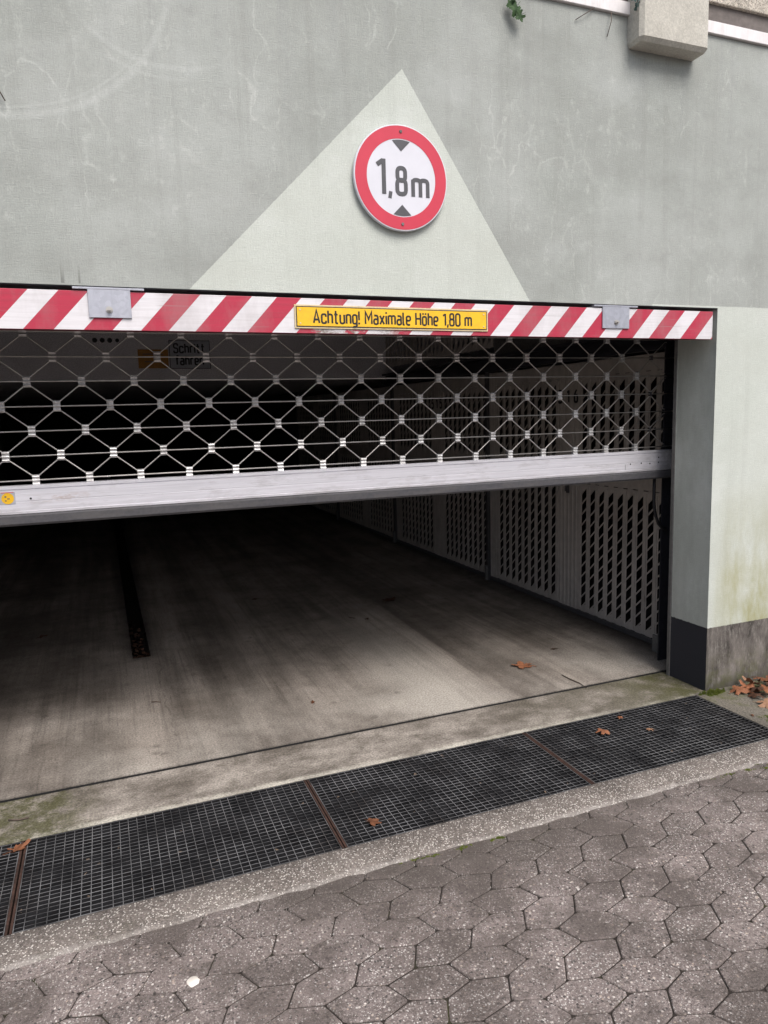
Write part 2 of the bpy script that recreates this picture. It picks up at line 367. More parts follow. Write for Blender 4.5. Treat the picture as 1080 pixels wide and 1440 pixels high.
def mat_leaf(name, a, b):
    k = MT(name, .7, 0, .25)
    tc = k.n('ShaderNodeTexCoord').outputs['Object']
    n1 = k.noise(tc, 45, 5, .7); oi = k.rnd()
    c = k.mix(k.step(n1, .3, .7), a, b)
    k.col(k.hsv(c, k.step(oi, 0, 1, .7, 1.25))); k.bump(n1, .003, .8)
    return k.m

M = dict(
    wall=mat_wall(),
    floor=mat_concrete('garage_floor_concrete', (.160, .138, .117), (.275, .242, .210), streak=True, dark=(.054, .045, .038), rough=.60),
    thresh=mat_threshold(),
    kerb=mat_kerb(),
    side=mat_concrete('side_slab_concrete', (.085, .078, .065), (.155, .140, .115), speck=.5, moss=.8),
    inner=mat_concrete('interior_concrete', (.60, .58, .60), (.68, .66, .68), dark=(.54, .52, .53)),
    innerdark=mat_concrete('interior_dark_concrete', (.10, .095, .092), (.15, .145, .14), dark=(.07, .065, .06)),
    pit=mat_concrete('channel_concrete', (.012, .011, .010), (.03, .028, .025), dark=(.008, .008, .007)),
    block=mat_concrete('cast_concrete', (.44, .42, .37), (.56, .54, .48), dark=(.38, .36, .32), rough=.9, grain=.13),
    pebble=mat_concrete('washed_concrete', (.40, .36, .30), (.58, .53, .46), speck=.9, dark=(.26, .23, .19)),
    asphalt=mat_concrete('asphalt', (.045, .045, .045), (.065, .063, .062), dark=(.035, .035, .035)),
    paver=mat_paver(), joint=mat_joint(), stripes=mat_stripes(), alu=mat_alu(), galv=mat_galv(),
    rod=mat_plain('zinc_rod', (.54, .52, .49), .32, .65, .12, 40, dirt=(.22, .20, .18), dirt_amt=.5, dirt_sc=(20, 20, 20)),
    clip=mat_plain('pressed_zinc_clip', (.68, .67, .66), .30, .6, .2, 60, dirt=(.16, .14, .12), dirt_amt=.6, dirt_sc=(25, 25, 25)),
    rubber=mat_plain('grey_rubber', (.085, .083, .09), .6, 0, .2, 60, dirt=(.15, .14, .13), dirt_amt=.5, dirt_sc=(6, 6, 30)),
    grate=mat_grate(), worn=mat_worn(), rust=mat_rust(),
    door=mat_plain('painted_sheet_steel', (.46, .42, .385), .55, 0, .10, 20, dirt=(.22, .195, .175), dirt_amt=.6, dirt_sc=(4, 4, 1.6)),
    frame=mat_plain('dark_steel_frame', (.085, .082, .085), .5, .2, .15, 25),
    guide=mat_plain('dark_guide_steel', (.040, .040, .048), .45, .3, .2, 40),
    strip=mat_plain('grey_edge_steel', (.17, .165, .16), .6, .2, .2, 40, dirt=(.09, .08, .07)),
    bitumen=mat_plain('bitumen', (.006, .006, .006), .8),
    black=mat_plain('black_paint', (.018, .018, .02), .5),
    signblack=mat_plain('sign_grey_black', (.085, .085, .092), .4, 0, .1),
    signred=mat_plain('sign_red_film', (.57, .045, .078), .35, 0, .05, 12),
    signwhite=mat_plain('sign_white_film', (.66, .66, .71), .32, 0, .04, 12),
    yellow=mat_plain('yellow_sign_paint', (.86, .50, .02), .45, 0, .06, 25, dirt=(.45, .27, .05), dirt_amt=.35, dirt_sc=(14, 14, 30)),
    cream=mat_plain('aged_sign_border', (.62, .50, .30), .5),
    orange=mat_plain('orange_board', (.42, .20, .04), .6),
    grey=mat_plain('grey_board', (.42, .43, .47), .6),
    white=mat_plain('white_coated_sheet', (.78, .75, .75), .45, 0, .06, 20, dirt=(.55, .52, .50), dirt_amt=.5, dirt_sc=(40, 40, 3)),
    brown=mat_plain('brown_board', (.155, .135, .125), .8, 0, .2, 30, dirt=(.10, .09, .085), dirt_sc=(6, 6, 30)),
    gum=mat_plain('pale_gum', (.72, .67, .60), .6),
    wet=mat_plain('wet_sludge', (.014, .012, .012), .12, 0, .3, 40, bump=.004, spec=.5),
    leaf=mat_leaf('dry_leaf', (.10, .040, .020), (.26, .105, .052)),
    leafd=mat_leaf('damp_dark_leaf', (.035, .018, .012), (.09, .042, .024)),
    litter=mat_leaf('litter', (.03, .022, .016), (.20, .15, .11)),
    leafp=mat_leaf('pale_leaf', (.20, .105, .06), (.36, .21, .13)),
    leafr=mat_leaf('purple_leaf', (.10, .025, .03), (.16, .04, .04)),
    ivy=mat_leaf('ivy_green', (.018, .045, .016), (.045, .085, .03)),
    ivyb=mat_leaf('blue_green_leaf', (.05, .105, .10), (.12, .19, .17)),
    stem=mat_plain('dry_stem', (.10, .075, .06), .8),
    moss=mat_leaf('moss_green', (.055, .075, .012), (.12, .14, .022)),
)

# ------------------------------------------------------------------ mesh helpers
def tag(o, label=None, cat=None, group=None, kind=None):
    if label: o['label'] = label
    if cat: o['category'] = cat
    if group: o['group'] = group
    if kind: o['kind'] = kind
    return o
def link(name, data, mat=None, parent=None):
    o = bpy.data.objects.new(name, data); col.objects.link(o)
    if mat is not None and data is not None and not data.materials: data.materials.append(M[mat])
    if parent: o.parent = parent
    return o
def empty(name, loc=(0, 0, 0)):
    o = bpy.data.objects.new(name, None); o.location = loc; o.empty_display_size = .1; col.objects.link(o); return o
def box(bm, x0, x1, y0, y1, z0, z1):
    v = [bm.verts.new(p) for p in ((x0,y0,z0),(x1,y0,z0),(x1,y1,z0),(x0,y1,z0),(x0,y0,z1),(x1,y0,z1),(x1,y1,z1),(x0,y1,z1))]
    for f in ((0,3,2,1),(4,5,6,7),(0,1,5,4),(1,2,6,5),(2,3,7,6),(3,0,4,7)): bm.faces.new([v[i] for i in f])
    return v
def hexa(bm, pts):
    v = [bm.verts.new(p) for p in pts]
    for f in ((0,3,2,1),(4,5,6,7),(0,1,5,4),(1,2,6,5),(2,3,7,6),(3,0,4,7)): bm.faces.new([v[i] for i in f])
def tube(bm, pts, r, n=8, caps=True):
    pts = [Vector(p) for p in pts]; rings = []
    for i, p in enumerate(pts):
        d = (pts[min(i+1, len(pts)-1)] - pts[max(i-1, 0)]).normalized()
        a = d.cross(Vector((0, 1, 0)));
        if a.length < .01: a = d.cross(Vector((1, 0, 0)))
        a.normalize(); b = d.cross(a)
        rr = r[i] if isinstance(r, (list, tuple)) else r
        rings.append([bm.verts.new(p + (a*math.cos(t) + b*math.sin(t))*rr) for t in [2*math.pi*k/n for k in range(n)]])
    for i in range(len(rings)-1):
        for k in range(n): bm.faces.new((rings[i][k], rings[i][(k+1) % n], rings[i+1][(k+1) % n], rings[i+1][k]))
    if caps:
        bm.faces.new(rings[0][::-1]); bm.faces.new(rings[-1])
def fin(bm, name, smooth=False, bevel=0.0, seg=2):
    if bevel:
        bmesh.ops.bevel(bm, geom=list(bm.edges), offset=bevel, segments=seg, affect='EDGES', profile=.6, clamp_overlap=True)
    bmesh.ops.recalc_face_normals(bm, faces=bm.faces)
    me = bpy.data.meshes.new(name); bm.to_mesh(me); bm.free()
    if smooth:
        for p in me.polygons: p.use_smooth = True
    return me
def boxo(name, d, mat, parent=None, bevel=0.0):
    bm = bmesh.new(); box(bm, *d); return link(name, fin(bm, name, bevel=bevel), mat, parent)
def prism(bm, prof, a0, a1, axis='x'):
    # profile of (p, q) pairs extruded along an axis: x -> (y, z); y -> (x, z); z -> (x, y)
    def P(t, p, q): return (t, p, q) if axis == 'x' else ((p, t, q) if axis == 'y' else (p, q, t))
    A = [bm.verts.new(P(a0, *q)) for q in prof]; B = [bm.verts.new(P(a1, *q)) for q in prof]
    n = len(prof)
    bm.faces.new(A); bm.faces.new(B[::-1])
    for i in range(n): bm.faces.new((A[i], B[i], B[(i+1) % n], A[(i+1) % n]))
def disc(bm, cx, cz, y, r, n=64, r0=0.0):
    o = [bm.verts.new((cx+r*math.cos(t), y, cz+r*math.sin(t))) for t in [2*math.pi*i/n for i in range(n)]]
    if r0:
        q = [bm.verts.new((cx+r0*math.cos(t), y, cz+r0*math.sin(t))) for t in [2*math.pi*i/n for i in range(n)]]
        for i in range(n): bm.faces.new((o[i], o[(i+1) % n], q[(i+1) % n], q[i]))
    else: bm.faces.new(o)

# stroke lettering -------------------------------------------------------
def rnd_path(pts, r, closed=False, seg=5):
    out = []; n = len(pts)
    for i in range(n):
        p = Vector(pts[i])
        if not closed and i in (0, n-1): out.append(p); continue
        a = Vector(pts[i-1]) - p; b = Vector(pts[(i+1) % n]) - p
        rr = min(r, a.length*.5, b.length*.5)
        pa, pb = p + a.normalized()*rr, p + b.normalized()*rr
        for k in range(seg+1):
            t = k/seg; out.append((1-t)**2*pa + 2*t*(1-t)*p + t*t*pb)
    if closed: out.append(out[0].copy())
    return out
def GL():
    C = lambda x0, x1, y0, y1, r=.17: rnd_path([(x0, y0), (x1, y0), (x1, y1), (x0, y1)], r, True)
    L = lambda *p: [Vector(q) for q in p]
    P = lambda pts, r=.17: rnd_path(pts, r)
    x = .70
    return {
     'A': (.50, [L((0,0),(.25,1),(.50,0)), L((.08,.27),(.42,.27))]),
     'c': (.36, [P([(.36,.50),(.36,x),(0,x),(0,0),(.36,0),(.36,.2)])]),
     'h': (.36, [L((0,0),(0,1)), P([(0,.4),(0,x),(.36,x),(.36,0)])]),
     't': (.30, [P([(.11,1),(.11,0),(.30,0)],.12), L((-.02,x),(.28,x))]),
     'u': (.36, [P([(0,x),(0,0),(.36,0),(.36,.35)]), L((.36,x),(.36,0))]),
     'n': (.36, [L((0,0),(0,x)), P([(0,.4),(0,x),(.36,x),(.36,0)])]),
     'g': (.36, [C(0,.36,0,x), P([(.36,x),(.36,-.24),(.02,-.24)],.16)]),
     '!': (.04, [L((0,.28),(0,1)), L((0,-.05),(0,.10))]),
     'M': (.58, [L((0,0),(0,1),(.29,.38),(.58,1),(.58,0))]),
     'a': (.36, [P([(.03,x),(.36,x),(.36,0)]), C(0,.36,0,.40,.15)]),
     'x': (.38, [L((0,0),(.38,x)), L((0,x),(.38,0))]),
     'i': (.0, [L((0,0),(0,x)), L((0,.86),(0,1.0))]),
     'm': (.62, [L((0,0),(0,x)), P([(0,.4),(0,x),(.31,x),(.31,0)],.14), P([(.31,.4),(.31,x),(.62,x),(.62,0)],.14)]),
     'l': (.12, [P([(0,1),(0,0),(.13,0)],.12)]),
     'e': (.36, [P([(0,.34),(.36,.34),(.36,x),(0,x),(0,0),(.34,0)],.16)]),
     'H': (.44, [L((0,0),(0,1)), L((.44,0),(.44,1)), L((0,.52),(.44,.52))]),
     'ö': (.36, [C(0,.36,0,x), L((.06,.86),(.06,1)), L((.30,.86),(.30,1))]),
     '1': (.22, [L((.22,0),(.22,1)), L((-.01,.82),(.20,.955))]),
     ',': (.04, [L((.05,.10),(.0,-.18))]),
     '8': (.40, [C(0,.40,0,.54), C(.02,.38,.52,1)]),
     '0': (.40, [C(0,.40,0,1,.19)]),
     '5': (.40, [P([(.38,1),(.03,1),(.0,.56)],.001), P([(.0,.5),(.0,.62),(.4,.62),(.4,0),(0,0),(0,.16)],.18)]),
     '6': (.40, [C(0,.40,0,.58,.18), P([(0,.3),(0,.62),(.28,1.03)],.2)]),
     'S': (.40, [P([(.40,.76),(.40,1),(0,1),(0,.52),(.40,.50),(.40,0),(0,0),(0,.24)],.18)]),
     'r': (.26, [L((0,0),(0,x)), P([(0,.4),(0,x),(.26,x)],.18)]),
     'f': (.28, [P([(.10,0),(.10,1),(.30,1)],.15), L((-.02,x),(.27,x))]),
     ' ': (.34, []),
    }
GLY = GL()
def ribbon(bm, pts, hw, T, depth):
    n = len(pts); A = []; B = []
    closed = (pts[0]-pts[-1]).length < 1e-6
    if closed: pts = pts[:-1]; n -= 1
    for i in range(n):
        p = pts[i]
        a = (p - pts[i-1]) if (closed or i > 0) else None
        b = (pts[(i+1) % n] - p) if (closed or i < n-1) else None
        if a is not None and a.length < 1e-7: a = b
        if b is not None and b.length < 1e-7: b = a
        if a is None: a = b
        if b is None: b = a
        na = Vector((-a.y, a.x)).normalized(); nb = Vector((-b.y, b.x)).normalized()
        mm_ = na + nb
        if mm_.length < .1: mm_ = na
        mm_.normalize(); s = hw / max(.4, mm_.dot(na))
        A.append(bm.verts.new(T(p + mm_*s, depth))); B.append(bm.verts.new(T(p - mm_*s, depth)))
    for i in range(n if closed else n-1):
        j = (i+1) % n
        bm.faces.new((A[i], A[j], B[j], B[i]))
def lettering(name, text, height, stroke, place, mat, parent, gap=.15, widths=1.0, fit=None):
    """place(u, v, d) -> world point; u along the line in metres, v up, d tiny lift"""
    adv = 0; items = []
    for ch in text:
        wd, st = GLY[ch]; items.append((adv, st)); adv += wd*widths*height + (gap*height if ch != ' ' else 0)
    adv -= gap*height
    sx = 1.0 if not fit else fit/adv
    bm = bmesh.new(); d = 0
    for off, st in items:
        for path in st:
            d += 1
            pts = [Vector(((off + p.x*widths*height)*sx, p.y*height)) for p in path]
            ribbon(bm, pts, stroke/2, lambda p, dd: place(p.x, p.y, dd), .00004*(d % 6))
    return link(name, fin(bm, name), mat, parent)

# ------------------------------------------------------------------ the setting: ground
def sheet(name, x0, x1, y0, y1, z, mat):
    bm = bmesh.new(); bm.faces.new([bm.verts.new(p) for p in ((x0,y0,z),(x1,y0,z),(x1,y1,z),(x0,y1,z))])
    return tag(link(name, fin(bm, name), mat), kind='structure')
bm = bmesh.new()
for d in ((-150,150,-150,-6.0),(-150,-9,-6,60),(6,150,-6,60),(-9,6,22.2,60)):
    x0,x1,y0,y1 = d; bm.faces.new([bm.verts.new(p) for p in ((x0,y0,-.03),(x1,y0,-.03),(x1,y1,-.03),(x0,y1,-.03))])
tag(link('ground', fin(bm, 'ground'), 'asphalt'), kind='structure')
pave = sheet('pavement', -9, 6, -6.02, -.655, -.0070, 'joint')

# paving stones: rows of bent hexagons whose cross joints lean alternately
PX, PY, AMP = .1715, .0972, .027
Y0, XA = -1.2455, -1.5570      # centre line of row 0 and the first joint on its upper edge
def corner(bI, low, k):
    """shared corner of the joint net: bI = edge line (row bI lies above it), low = trough or peak"""
    rg = random.Random(bI*7919 + k*31 + (17 if low else 0))
    if bI % 2: x = XA + k*PX + (0 if low else .081)
    else: x = XA + k*PX + (.0465 if low else -.036)
    y = Y0 - PY/2 + bI*PY + (-AMP/2 if low else AMP/2)
    return Vector((x + rg.uniform(-.0042, .0042), y + rg.uniform(-.0032, .0032)))
def stone_outline(r, k):
    if r % 2 == 0: return [corner(r, False, k), corner(r, True, k), corner(r, False, k+1), corner(r+1, True, k+1), corner(r+1, False, k), corner(r+1, True, k)]
    return [corner(r, False, k), corner(r, True, k+1), corner(r, False, k+1), corner(r+1, True, k+1), corner(r+1, False, k+1), corner(r+1, True, k)]
def inset(P, g):
    n = len(P); out = []
    for i in range(n):
        a, p, c = P[i-1], P[i], P[(i+1) % n]
        n1 = Vector((-(p-a).y, (p-a).x)).normalized(); n2 = Vector((-(c-p).y, (c-p).x)).normalized()
        mv = (n1+n2).normalized(); out.append(p + mv*(g/max(.45, mv.dot(n1))))
    return out
def chop(P, d, rg):
    n = len(P); out = []
    for i in range(n):
        p = P[i]; a = P[i-1]-p; c = P[(i+1) % n]-p; q = d*rg.uniform(.5, 1.5)
        out += [p + a.normalized()*q, p + c.normalized()*q]
    return out
def stone_mesh(bm, P, ctr, rg, mw=None):
    g = rg.uniform(.0010, .0022)
    base = chop(inset(P, g), .006, rg)
    def ring(off, z):
        Q = inset(base, off) if off else base
        return [bm.verts.new((mw @ Vector((q.x-ctr.x, q.y-ctr.y, z))) if mw else (q.x-ctr.x, q.y-ctr.y, z)) for q in Q]
    R_ = [ring(0, -.05), ring(0, -.0048), ring(.0009, -.0014), ring(.0034, 0)]
    N = len(base)
    for A, B in zip(R_, R_[1:]):
        for i in range(N): bm.faces.new((A[i], A[(i+1) % N], B[(i+1) % N], B[i]))
    bm.faces.new(R_[-1])
VIEW = [(-3.15, -.62), (-.32, -.62), (-1.42, -1.60), (-3.13, -.87)]
def inview(x, y, mg):
    s = 1e9
    for i in range(4):
        a = Vector(VIEW[i]); b = Vector(VIEW[(i+1) % 4]); e = (b-a).normalized()
        s = min(s, (Vector((x, y))-a).dot(Vector((e.y, -e.x))))
    return s > -mg
rest = bmesh.new(); count = 0
for rI in range(-47, 7):
    for cI in range(-43, 43):
        P = stone_outline(rI, cI); ctr = sum(P, Vector((0, 0)))/6
        if not (-8.8 < ctr.x < 5.8) or ctr.y > -.60 or ctr.y < -5.9: continue
        rg = random.Random(rI*977+cI)
        mw = Matrix.Translation((ctr.x, ctr.y, -.0030 + rg.uniform(-.0012, .0012))) @ Matrix.Rotation(rg.uniform(-.008, .008), 4, 'X') @ Matrix.Rotation(rg.uniform(-.007, .007), 4, 'Y')
        if inview(ctr.x, ctr.y, .22) and count < 300:
            bm = bmesh.new(); stone_mesh(bm, P, ctr, rg)
            o = link('paving_stone', fin(bm, 'paving_stone'), 'paver', pave); o.matrix_local = mw; count += 1
        else: stone_mesh(rest, P, ctr, rg, mw)
ro_ = link('paving_field', fin(rest, 'paving_field'), 'paver', pave); tag(ro_, kind='stuff')
print('stones', count)

# grit washed into the joints near the kerb
bm = bmesh.new(); rg = random.Random(31)
for i in range(5200):
    u = rg.random()**1.5; xx = rg.uniform(-3.3, -.3); yy = -.665 - u*(.30 if -2.3 < xx < -1.2 else .10); q = rg.uniform(.0008, .0026); t = rg.uniform(0, 6.28); z0 = -.0070
    A = [bm.verts.new((xx+q*math.cos(t+2.09*j), yy+q*math.sin(t+2.09*j), z0)) for j in range(3)]; T = bm.verts.new((xx, yy, z0+.0035+q*1.6))
    for j in range(3): bm.faces.new((A[j], A[(j+1) % 3], T))
tag(link('grit', fin(bm, 'grit'), 'kerb', pave), kind='stuff')
# kerb strip in front of the channel, uneven front edge
def strip_mesh(name, x0, x1, y0, y1, ztop, zbot, jag, step=.05):
    bm = bmesh.new(); rg = random.Random(5); n = int((x1-x0)/step); prev = None
    for i in range(n+1):
        x = x0+(x1-x0)*i/n; jy = rg.uniform(-jag, jag); jz = rg.uniform(-.001, .001)
        ring = [bm.verts.new(p) for p in ((x,y0+jy,zbot),(x,y0+jy,ztop-.006),(x,y0+jy+.008+abs(jy)*.5,ztop-.0005+jz),(x,(y0+y1)/2,ztop+jz),(x,y1-.003,ztop),(x,y1,ztop-.003),(x,y1,zbot))]
        if prev:
            for k in range(6): bm.faces.new((prev[k], ring[k], ring[k+1], prev[k+1]))
        prev = ring
    return fin(bm, name, smooth=True)
tag(link('kerb', strip_mesh('kerb', -9, 6, -.664, -.5205, .0035, -.4, .006), 'kerb'), kind='structure')
# ground beside the grating at the foot of the pier
tag(boxo('side_slab', (-.078, 6, -.520, -.0, -.4, .001), 'side', bevel=.002), kind='structure')
# drain channel: trough under the gratings
bm = bmesh.new()
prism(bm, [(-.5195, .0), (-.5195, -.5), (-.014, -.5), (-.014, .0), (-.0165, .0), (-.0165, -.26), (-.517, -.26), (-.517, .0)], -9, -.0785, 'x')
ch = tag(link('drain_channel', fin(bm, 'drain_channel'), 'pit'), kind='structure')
# threshold slab and garage floor with the slot of the floor drain
tag(boxo('threshold', (-5.6, .02, -.0135, .3060, -.4, .0), 'thresh', bevel=.0025), kind='structure')
sl0, sl1, sly = -2.695, -2.588, 1.87
bm = bmesh.new()
for d in ((-5.9, sl0, .3295, 22), (sl1, .6, .3295, 22), (sl0, sl1, .3295, sly)):
    x0,x1,y0,y1 = d; box(bm, x0, x1, y0, y1, -.3, 0)
bmesh.ops.remove_doubles(bm, verts=bm.verts, dist=1e-5)
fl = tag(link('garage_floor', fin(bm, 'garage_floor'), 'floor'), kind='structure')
bm = bmesh.new(); nseg = 60; rows = []
for i in range(nseg+1):
    y = sly + (18-sly)*(i/nseg)**1.6
    rows.append([bm.verts.new((sl0+(sl1-sl0)*j/6, y, -.022 + random.uniform(-.007, .007) - .008*math.sin(j/6*math.pi))) for j in range(7)])
for i in range(nseg):
    for j in range(6): bm.faces.new((rows[i][j], rows[i][j+1], rows[i+1][j+1], rows[i+1][j]))
link('drain_sludge', fin(bm, 'drain_sludge', smooth=True), 'wet', fl)
bm = bmesh.new(); rg = random.Random(12)
for i in range(60):
    yy = sly + .03 + rg.random()**2*.9; xx = rg.uniform(sl0+.008, sl1-.008); q = rg.uniform(.008, .026); t = rg.uniform(0, 6.28); zz = -.020+rg.uniform(0, .008)
    A = [bm.verts.new((xx+q*rg.uniform(.5, 1)*math.cos(t+1.57*j), yy+q*rg.uniform(.6, 1.2)*math.sin(t+1.57*j), zz+rg.uniform(-.006, .008))) for j in range(4)]
    bm.faces.new((A[0], A[1], A[2])); bm.faces.new((A[0], A[2], A[3]))
tag(link('drain_litter', fin(bm, 'drain_litter'), 'leafd', fl), kind='stuff')
boxo('joint_filler', (-5.6, .1, .3061, .3294, -.3, -.0035), 'bitumen', fl)
tag(boxo('garage_box_floor', (.6, 5.6, .25, 22, -.3, -.004), 'innerdark'), kind='structure')

# added wall, unseen behind the viewer: blocks low sky light from the garage
bm = bmesh.new(); prism(bm, [(-14.0, -.1), (-13.6, -.1), (-13.65, 3.3), (-13.58, 3.32), (-13.58, 3.45), (-14.02, 3.45), (-14.02, 3.32)], -26, 22, 'x')
tag(link('unseen_sky_blocker_wall', fin(bm, 'unseen_sky_blocker_wall'), 'pebble'), kind='structure')

# ------------------------------------------------------------------ facade
bm = bmesh.new()
prism(bm, [(-9, -.3), (-5.3, -.3), (-5.3, 1.908), (0, 1.908), (0, -.3), (6, -.3), (6, 3.092), (-9, 3.092)], 0, .2485, 'y')
wall = tag(link('garage_wall', fin(bm, 'garage_wall', bevel=.0035), 'wall'), 'grey green rendered facade with painted pale triangle above the garage entrance', 'wall')
boxo('soffit_darkening_strip', (-5.28, -.001, .004, .235, 1.9012, 1.9075), 'guide', wall)  # dark strip added under the lintel to blacken the gap above the bar
cop = tag(boxo('wall_coping', (-9, 6, -.014, .30, 3.0935, 3.1435), 'white', bevel=.002), 'thin white coping strip along the top of the facade', 'coping')
tag(boxo('fascia_board', (-9, 6, .012, .05, 3.145, 3.226), 'brown'), 'dark brown board between white coping and pale parapet', 'board')
tag(boxo('parapet', (-9, 6, -.004, .16, 3.2275, 4.1), 'pebble', bevel=.004), 'pale washed concrete parapet above the brown board', 'parapet')
bm = bmesh.new()
prism(bm, [(-.56, .0), (-.562, -.074), (-.546, -.090), (-.205, -.090), (-.197, -.082), (-.195, .0)], 2.982, 4.05, 'z')
# lower chamfered foot
lo = [(-.552, -.002), (-.553, -.066), (-.538, -.076), (-.212, -.076), (-.205, -.070), (-.204, -.002)]
hi = [(-.56, -.001), (-.562, -.074), (-.546, -.090), (-.205, -.090), (-.197, -.082), (-.195, -.001)]
A = [bm.verts.new((p[0], p[1], 2.966)) for p in lo]; B = [bm.verts.new((p[0], p[1], 2.9822)) for p in hi]
bm.faces.new(A)
for i in range(6): bm.faces.new((A[i], A[(i+1) % 6], B[(i+1) % 6], B[i]))
tag(link('concrete_bracket', fin(bm, 'concrete_bracket'), 'block'), 'pale concrete pilaster block projecting over the top edge of the facade', 'bracket')

# interior shell
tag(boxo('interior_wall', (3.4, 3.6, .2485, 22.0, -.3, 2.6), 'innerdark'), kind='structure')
tag(boxo('interior_side_wall', (-5.9, -5.7, .2485, 22.0, -.3, 2.6), 'inner'), kind='structure')
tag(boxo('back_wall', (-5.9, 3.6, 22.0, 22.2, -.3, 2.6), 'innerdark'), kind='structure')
tag(boxo('ceiling', (-9, 6, .2485, 5.0, 2.42, 3.085), 'inner'), kind='structure')
tag(boxo('low_ceiling', (-5.9, 3.6, 5.0, 22.2, 1.862, 3.08), 'inner'), kind='structure')
tag(boxo('wall_return', (.62, 3.4, .2487, .35, -.3, 2.42), 'innerdark'), kind='structure')

# inner height-limit boards on the drop in the ceiling
so_ = empty('pace_sign', (-1.865, 4.99, 1.97)); tag(so_, 'grey board reading Schritt fahren hung beyond the rolling grille', 'sign')
boxo('board', (-.203, .203, -.004, .006, .0, .283), 'grey', so_)
bm = bmesh.new()
for d in ((-.203,.203,.277,.283),(-.203,.203,0,.006),(-.203,-.197,.006,.277),(.197,.203,.006,.277)): box(bm, d[0], d[1], -.0065, -.0042, d[2], d[3])
link('border', fin(bm, 'border'), 'black', so_)
lettering('lettering', 'Schritt', .088, .0155, lambda u, v, d: (-.155+u, -.0052-d, .160+v), 'black', so_, fit=.30, gap=.22)
lettering('lettering', 'fahren', .088, .0155, lambda u, v, d: (-.140+u, -.0052-d, .040+v), 'black', so_, fit=.27, gap=.22)
oo = empty('orange_notice', (-2.225, 4.99, 1.975)); tag(oo, 'small brownish orange notice beside the grey Schritt fahren board', 'sign')
boxo('board', (-.145, .145, -.004, .006, 0, .185), 'orange', oo)
bm = bmesh.new()
for zz, l in ((.135, .2), (.105, .22), (.06, .17)): box(bm, -l/2, l/2, -.0062, -.0042, zz, zz+.009)
link('faded_print', fin(bm, 'faded_print'), 'brown', oo)
for i in range(4):
    bm = bmesh.new(); xx = -2.76+.069*i
    n = 20; rr = .024 if i < 3 else .019
    r1 = [bm.verts.new((rr*math.cos(t), 0, rr*math.sin(t))) for t in [2*math.pi*q/n for q in range(n)]]
    r2 = [bm.verts.new((rr*.8*math.cos(t), -.01, rr*.8*math.sin(t))) for t in [2*math.pi*q/n for q in range(n)]]
    
    for a, b in ((r1, r2),):
        for q in range(n): bm.faces.new((a[q], a[(q+1) % n], b[(q+1) % n], b[q]))
    bm.faces.new(r2)
    o = link('pipe_cap', fin(bm, 'pipe_cap'), 'black'); o.location = (xx, 4.9985, 2.247)
    tag(o, ['leftmost', 'second from left', 'third from left', 'rightmost and smallest'][i] + ' of four black pipe caps in the inner ceiling step', 'pipe cap', 'black pipe caps')

# ------------------------------------------------------------------ lock-up doors along the right side
def perf_mesh(ncol, z0, nrow):
    # sheet with slanting openings; local y from 0 (near end), x = 0 face
    bm = bmesh.new(); pit, hw, rp = .0925, .050, .0735; t = .003
    wd = ncol*pit + (pit-hw)
    H = nrow*rp
    for c in range(ncol+1):
        y0 = c*pit; box(bm, -t, 0, y0, y0+(pit-hw), z0-.045, z0+H+.045)
        # folded rib on each web
        box(bm, -t-.004, -t+.0002, y0+.010, y0+.016, z0-.03, z0+H+.03)
    rise = .046; th = .0135
    for c in range(ncol):
        ya = c*pit+(pit-hw); yb = ya+hw
        for r in range(nrow+1):
            za = z0 + r*rp + rise/2 - th/2   # near (small y) end is higher
            zb = za - rise
            hexa(bm, [(-t+.0003,ya,za),(-.0003,ya,za),(-.0003,yb,zb),(-t+.0003,yb,zb),(-t+.0003,ya,za+th),(-.0003,ya,za+th),(-.0003,yb,zb+th),(-t+.0003,yb,zb+th)])
        # closing sheet below the first and above the last opening
        hexa(bm, [(-t+.0004,ya,z0-.05),(-.0004,ya,z0-.05),(-.0004,yb,z0-.05),(-t+.0004,yb,z0-.05),(-t+.0004,ya,z0+.01),(-.0004,ya,z0+.01),(-.0004,yb,z0-.022),(-t+.0004,yb,z0-.022)])
        hexa(bm, [(-t+.0004,ya,z0+H+.012),(-.0004,ya,z0+H+.012),(-.0004,yb,z0+H-.012),(-t+.0004,yb,z0+H-.012),(-t+.0004,ya,z0+H+.06),(-.0004,ya,z0+H+.06),(-.0004,yb,z0+H+.06),(-t+.0004,yb,z0+H+.06)])
    return fin(bm, 'perforated_panel'), wd
PL, PW = perf_mesh(9, .085, 11)
PU, _ = perf_mesh(9, 1.10, 7)
PV, _ = perf_mesh(9, 2.02, 4)
for q in (PL, PU, PV): q.materials.append(M['door'])
def strip_panel(w_, z0, z1, ribs):
    bm = bmesh.new(); box(bm, -.003, 0, 0, w_, z0, z1)
    for i in range(ribs):
        y = w_*(i+.5)/ribs; prism(bm, [(-.0031, y-.012), (-.0065, y-.005), (-.0065, y+.005), (-.0031, y+.012)], z0+.002, z1-.002, 'z')
    me = fin(bm, 'plain_panel'); me.materials.append(M['door']); return me
DX = .292
